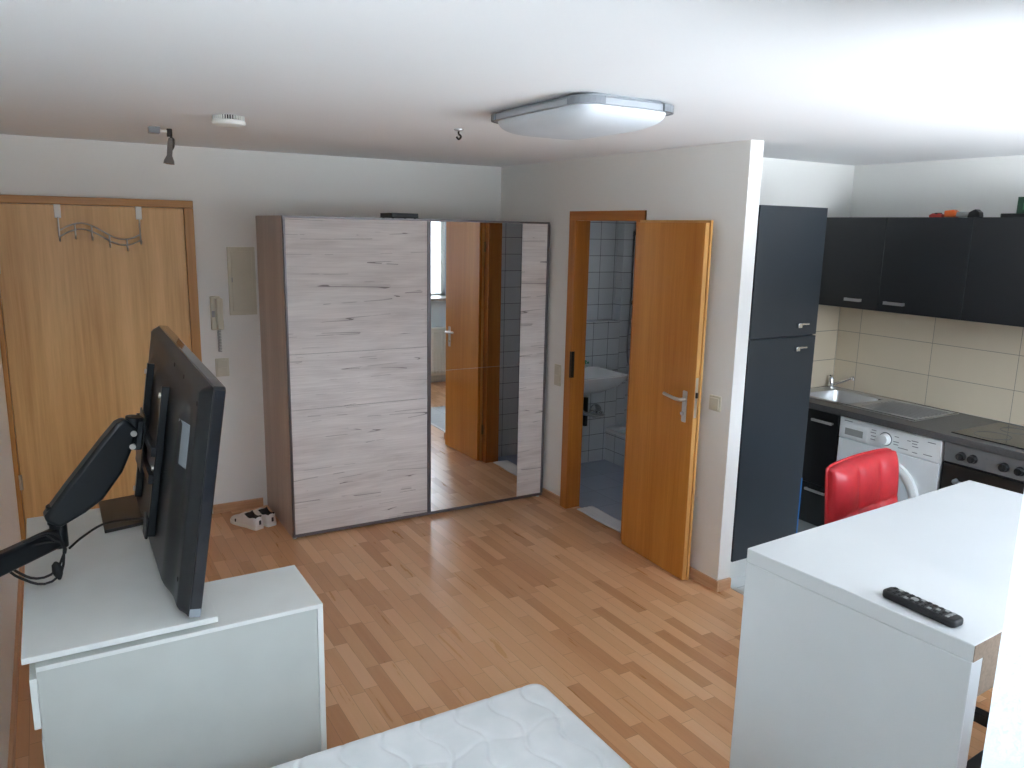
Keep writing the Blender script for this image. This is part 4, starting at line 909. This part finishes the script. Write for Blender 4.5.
# gas spring cover: bellied underside, straight top
poly = [(-0.035, -0.030), (0.05, -0.066), (0.12, -0.085), (0.24, -0.080), (0.32, -0.060), (LL, -0.034), (LL+0.006, 0.020), (LL-0.02, 0.034), (0.30, 0.036), (0.10, 0.034), (-0.02, 0.030), (-0.035, 0.018)]
if LL < 0.36: poly = [(x*LL/0.40 if 0.04 < x < LL-0.03 else x, y) for x, y in poly]
MB().prism(poly, tuple(ez0-side*0.032), tuple(dn), tuple(up), tuple(side), 0.064).build('spring_arm', 'arm', ar, 0.012, 3)
MB().cyl(tuple(elbow+Vector((0, 0, -0.045))), tuple(elbow+Vector((0, 0, 0.036))), 0.026, 22).cyl(tuple(elbow+Vector((0, 0, 0.036))), tuple(elbow+Vector((0, 0, 0.10))), 0.030, 22).build('elbow_post', 'arm', ar, 0.003)
wallp = Vector((-3.262, -2.715, 0.915)); e2 = elbow+Vector((0, 0, -0.008)); d_ = (wallp-e2); dl_ = d_.length; dd = d_.normalized(); s2 = dd.cross(Vector((0, 0, 1))).normalized(); u2 = s2.cross(dd)
MB().obox((wallp+e2)/2, dd, s2, u2, dl_/2, 0.020, 0.034).build('lower_arm', 'arm', ar, 0.010, 3)
B((XL+0.0005, -2.77, 0.82), (XL+0.012, -2.67, 1.00)).build('wall_plate', 'arm', ar, 0.003)
MB().cyl((-3.257, -2.718, 0.855), (-3.257, -2.718, 0.96), 0.0205, 18).build('wall_pivot', 'arm', ar, 0.002)
# power lead: from the television to the elbow and a coil hanging there
pw = empty('power_cable', (-3.07, -2.56, 0.79), 'black power cable coiled and hanging from the arm elbow', 'cable')
cpts = [pt(RX-0.012, -0.10, 0.12), pt(RX-0.04, -0.08, 0.115), (-2.93, -2.46, 0.915), (-3.00, -2.50, 0.895), (-3.042, -2.56, 0.885)]
MB().tube(curve(cpts, 8), 0.004, 8).build('lead', 'rubber', pw)
co = MB()
lp = []
for i in range(0, 66):
    a = i*2*PI/26; k_ = 1+0.12*math.sin(i*0.7)+0.10*(i/66)
    lp.append((-3.128+0.072*k_*math.cos(a), -2.60-0.030*math.sin(a*0.5)**2, 0.885+0.074*k_*math.sin(a)*(1.0 if i > 30 else 0.75)))
MB().tube(lp, 0.004, 8).build('coil', 'rubber', pw)
MB().lathe([(0.004, 0), (0.012, 0.008), (0.016, 0.03), (0.012, 0.045), (0.004, 0.06)], (-3.085, -2.600, 0.862), (0.15, -0.1, -1), 14).build('plug', 'rubber', pw)
tag(MB().prism([(0, 0), (0.185, 0.04), (0.20, 0.39), (0, 0.36)], (-2.925, -2.215, 0.7885), (1, 0, 0), (0, 1, 0), (0, 0, 1), 0.012).build('stand_plate', 'tv_black', None, 0.002), 'flat black glossy plate lying on the white desk', 'plate')

# ------------------------------------------------------------------ bed
bd = empty('bed_frame', (-2.40, -4.14, 0), 'low white bed frame under the quilted mattress', 'bed')
mx0, mx1, my0, my1, mz0, mz1 = -3.10, -1.680, -4.93, -3.282, 0.21, 0.415
B((mx0+0.03, my0+0.03, 0.08), (mx1-0.03, my1-0.03, 0.205)).build('base', 'white', bd, 0.003)
for x in (mx0+0.06, mx1-0.12):
    for y in (my0+0.06, my1-0.12): B((x, y, 0), (x+0.06, y+0.06, 0.0795)).build('leg', 'white', bd)
def mat_top(x, y):
    # wavy quilting seams in two directions
    w1 = (x + 0.020*math.sin(y*2*PI/0.23))/0.125; w2 = (y + 0.018*math.sin(x*2*PI/0.23+0.8))/0.30
    d1 = abs(w1-round(w1))*0.125; d2 = abs(w2-round(w2))*0.30
    return -0.0065*math.exp(-(d1/0.008)**2) - 0.0030*math.exp(-(d2/0.008)**2) + 0.002*math.sin(x*7)*math.sin(y*6)
mm = MB(); NXm, NYm = 280, 320; R_ = 0.045
mcx, mcy = (mx0+mx1)/2, (my0+my1)/2; hwx, hwy = (mx1-mx0)/2, (my1-my0)/2
def msurf(u, v):
    x, y = (u*2-1)*hwx, (v*2-1)*hwy
    # round the plan corners and roll the edge
    rc = 0.05; ax, ay = abs(x)-(hwx-rc), abs(y)-(hwy-rc)
    if ax > 0 and ay > 0:
        k_ = max(ax, ay)/math.hypot(ax, ay); x = math.copysign(hwx-rc+ax*k_, x); y = math.copysign(hwy-rc+ay*k_, y)
        de = rc-math.hypot(ax*k_, ay*k_)
    else: de = min(hwx-abs(x), hwy-abs(y))
    z = mz1
    if de < R_: z -= R_*0.55*(1-math.sqrt(max(0, 1-(1-de/R_)**2)))
    z += mat_top(x, y)*min(1, de/0.03)
    return (mcx+x, mcy+y, z)
mm.grid(msurf, NXm, NYm)
mo_top = None
def mside(u, v, s_):
    uu, vv = ((u, 0), (1, u), (1-u, 1), (0, 1-u))[s_]; P = msurf(uu, vv); b = 0.010*math.sin(v*PI)
    n_ = Vector((P[0]-mcx, P[1]-mcy, 0)).normalized()
    return (P[0]+n_.x*b, P[1]+n_.y*b, mz0+(P[2]-mz0)*v)
for s_ in range(4): mm.grid(lambda u, v, q=s_: mside(u, v, q), 280 if s_ % 2 == 0 else 320, 6)
mm.grid(lambda u, v: (mcx+(1-u*2)*hwx*0.97, mcy+(v*2-1)*hwy*0.97, mz0), 2, 2)
tag(mm.build('mattress', 'mattress', None, angle=70), 'bare white mattress with wavy quilting in the foreground', 'mattress')

for o in S.objects:
    if '_w' in o: del o['_w']
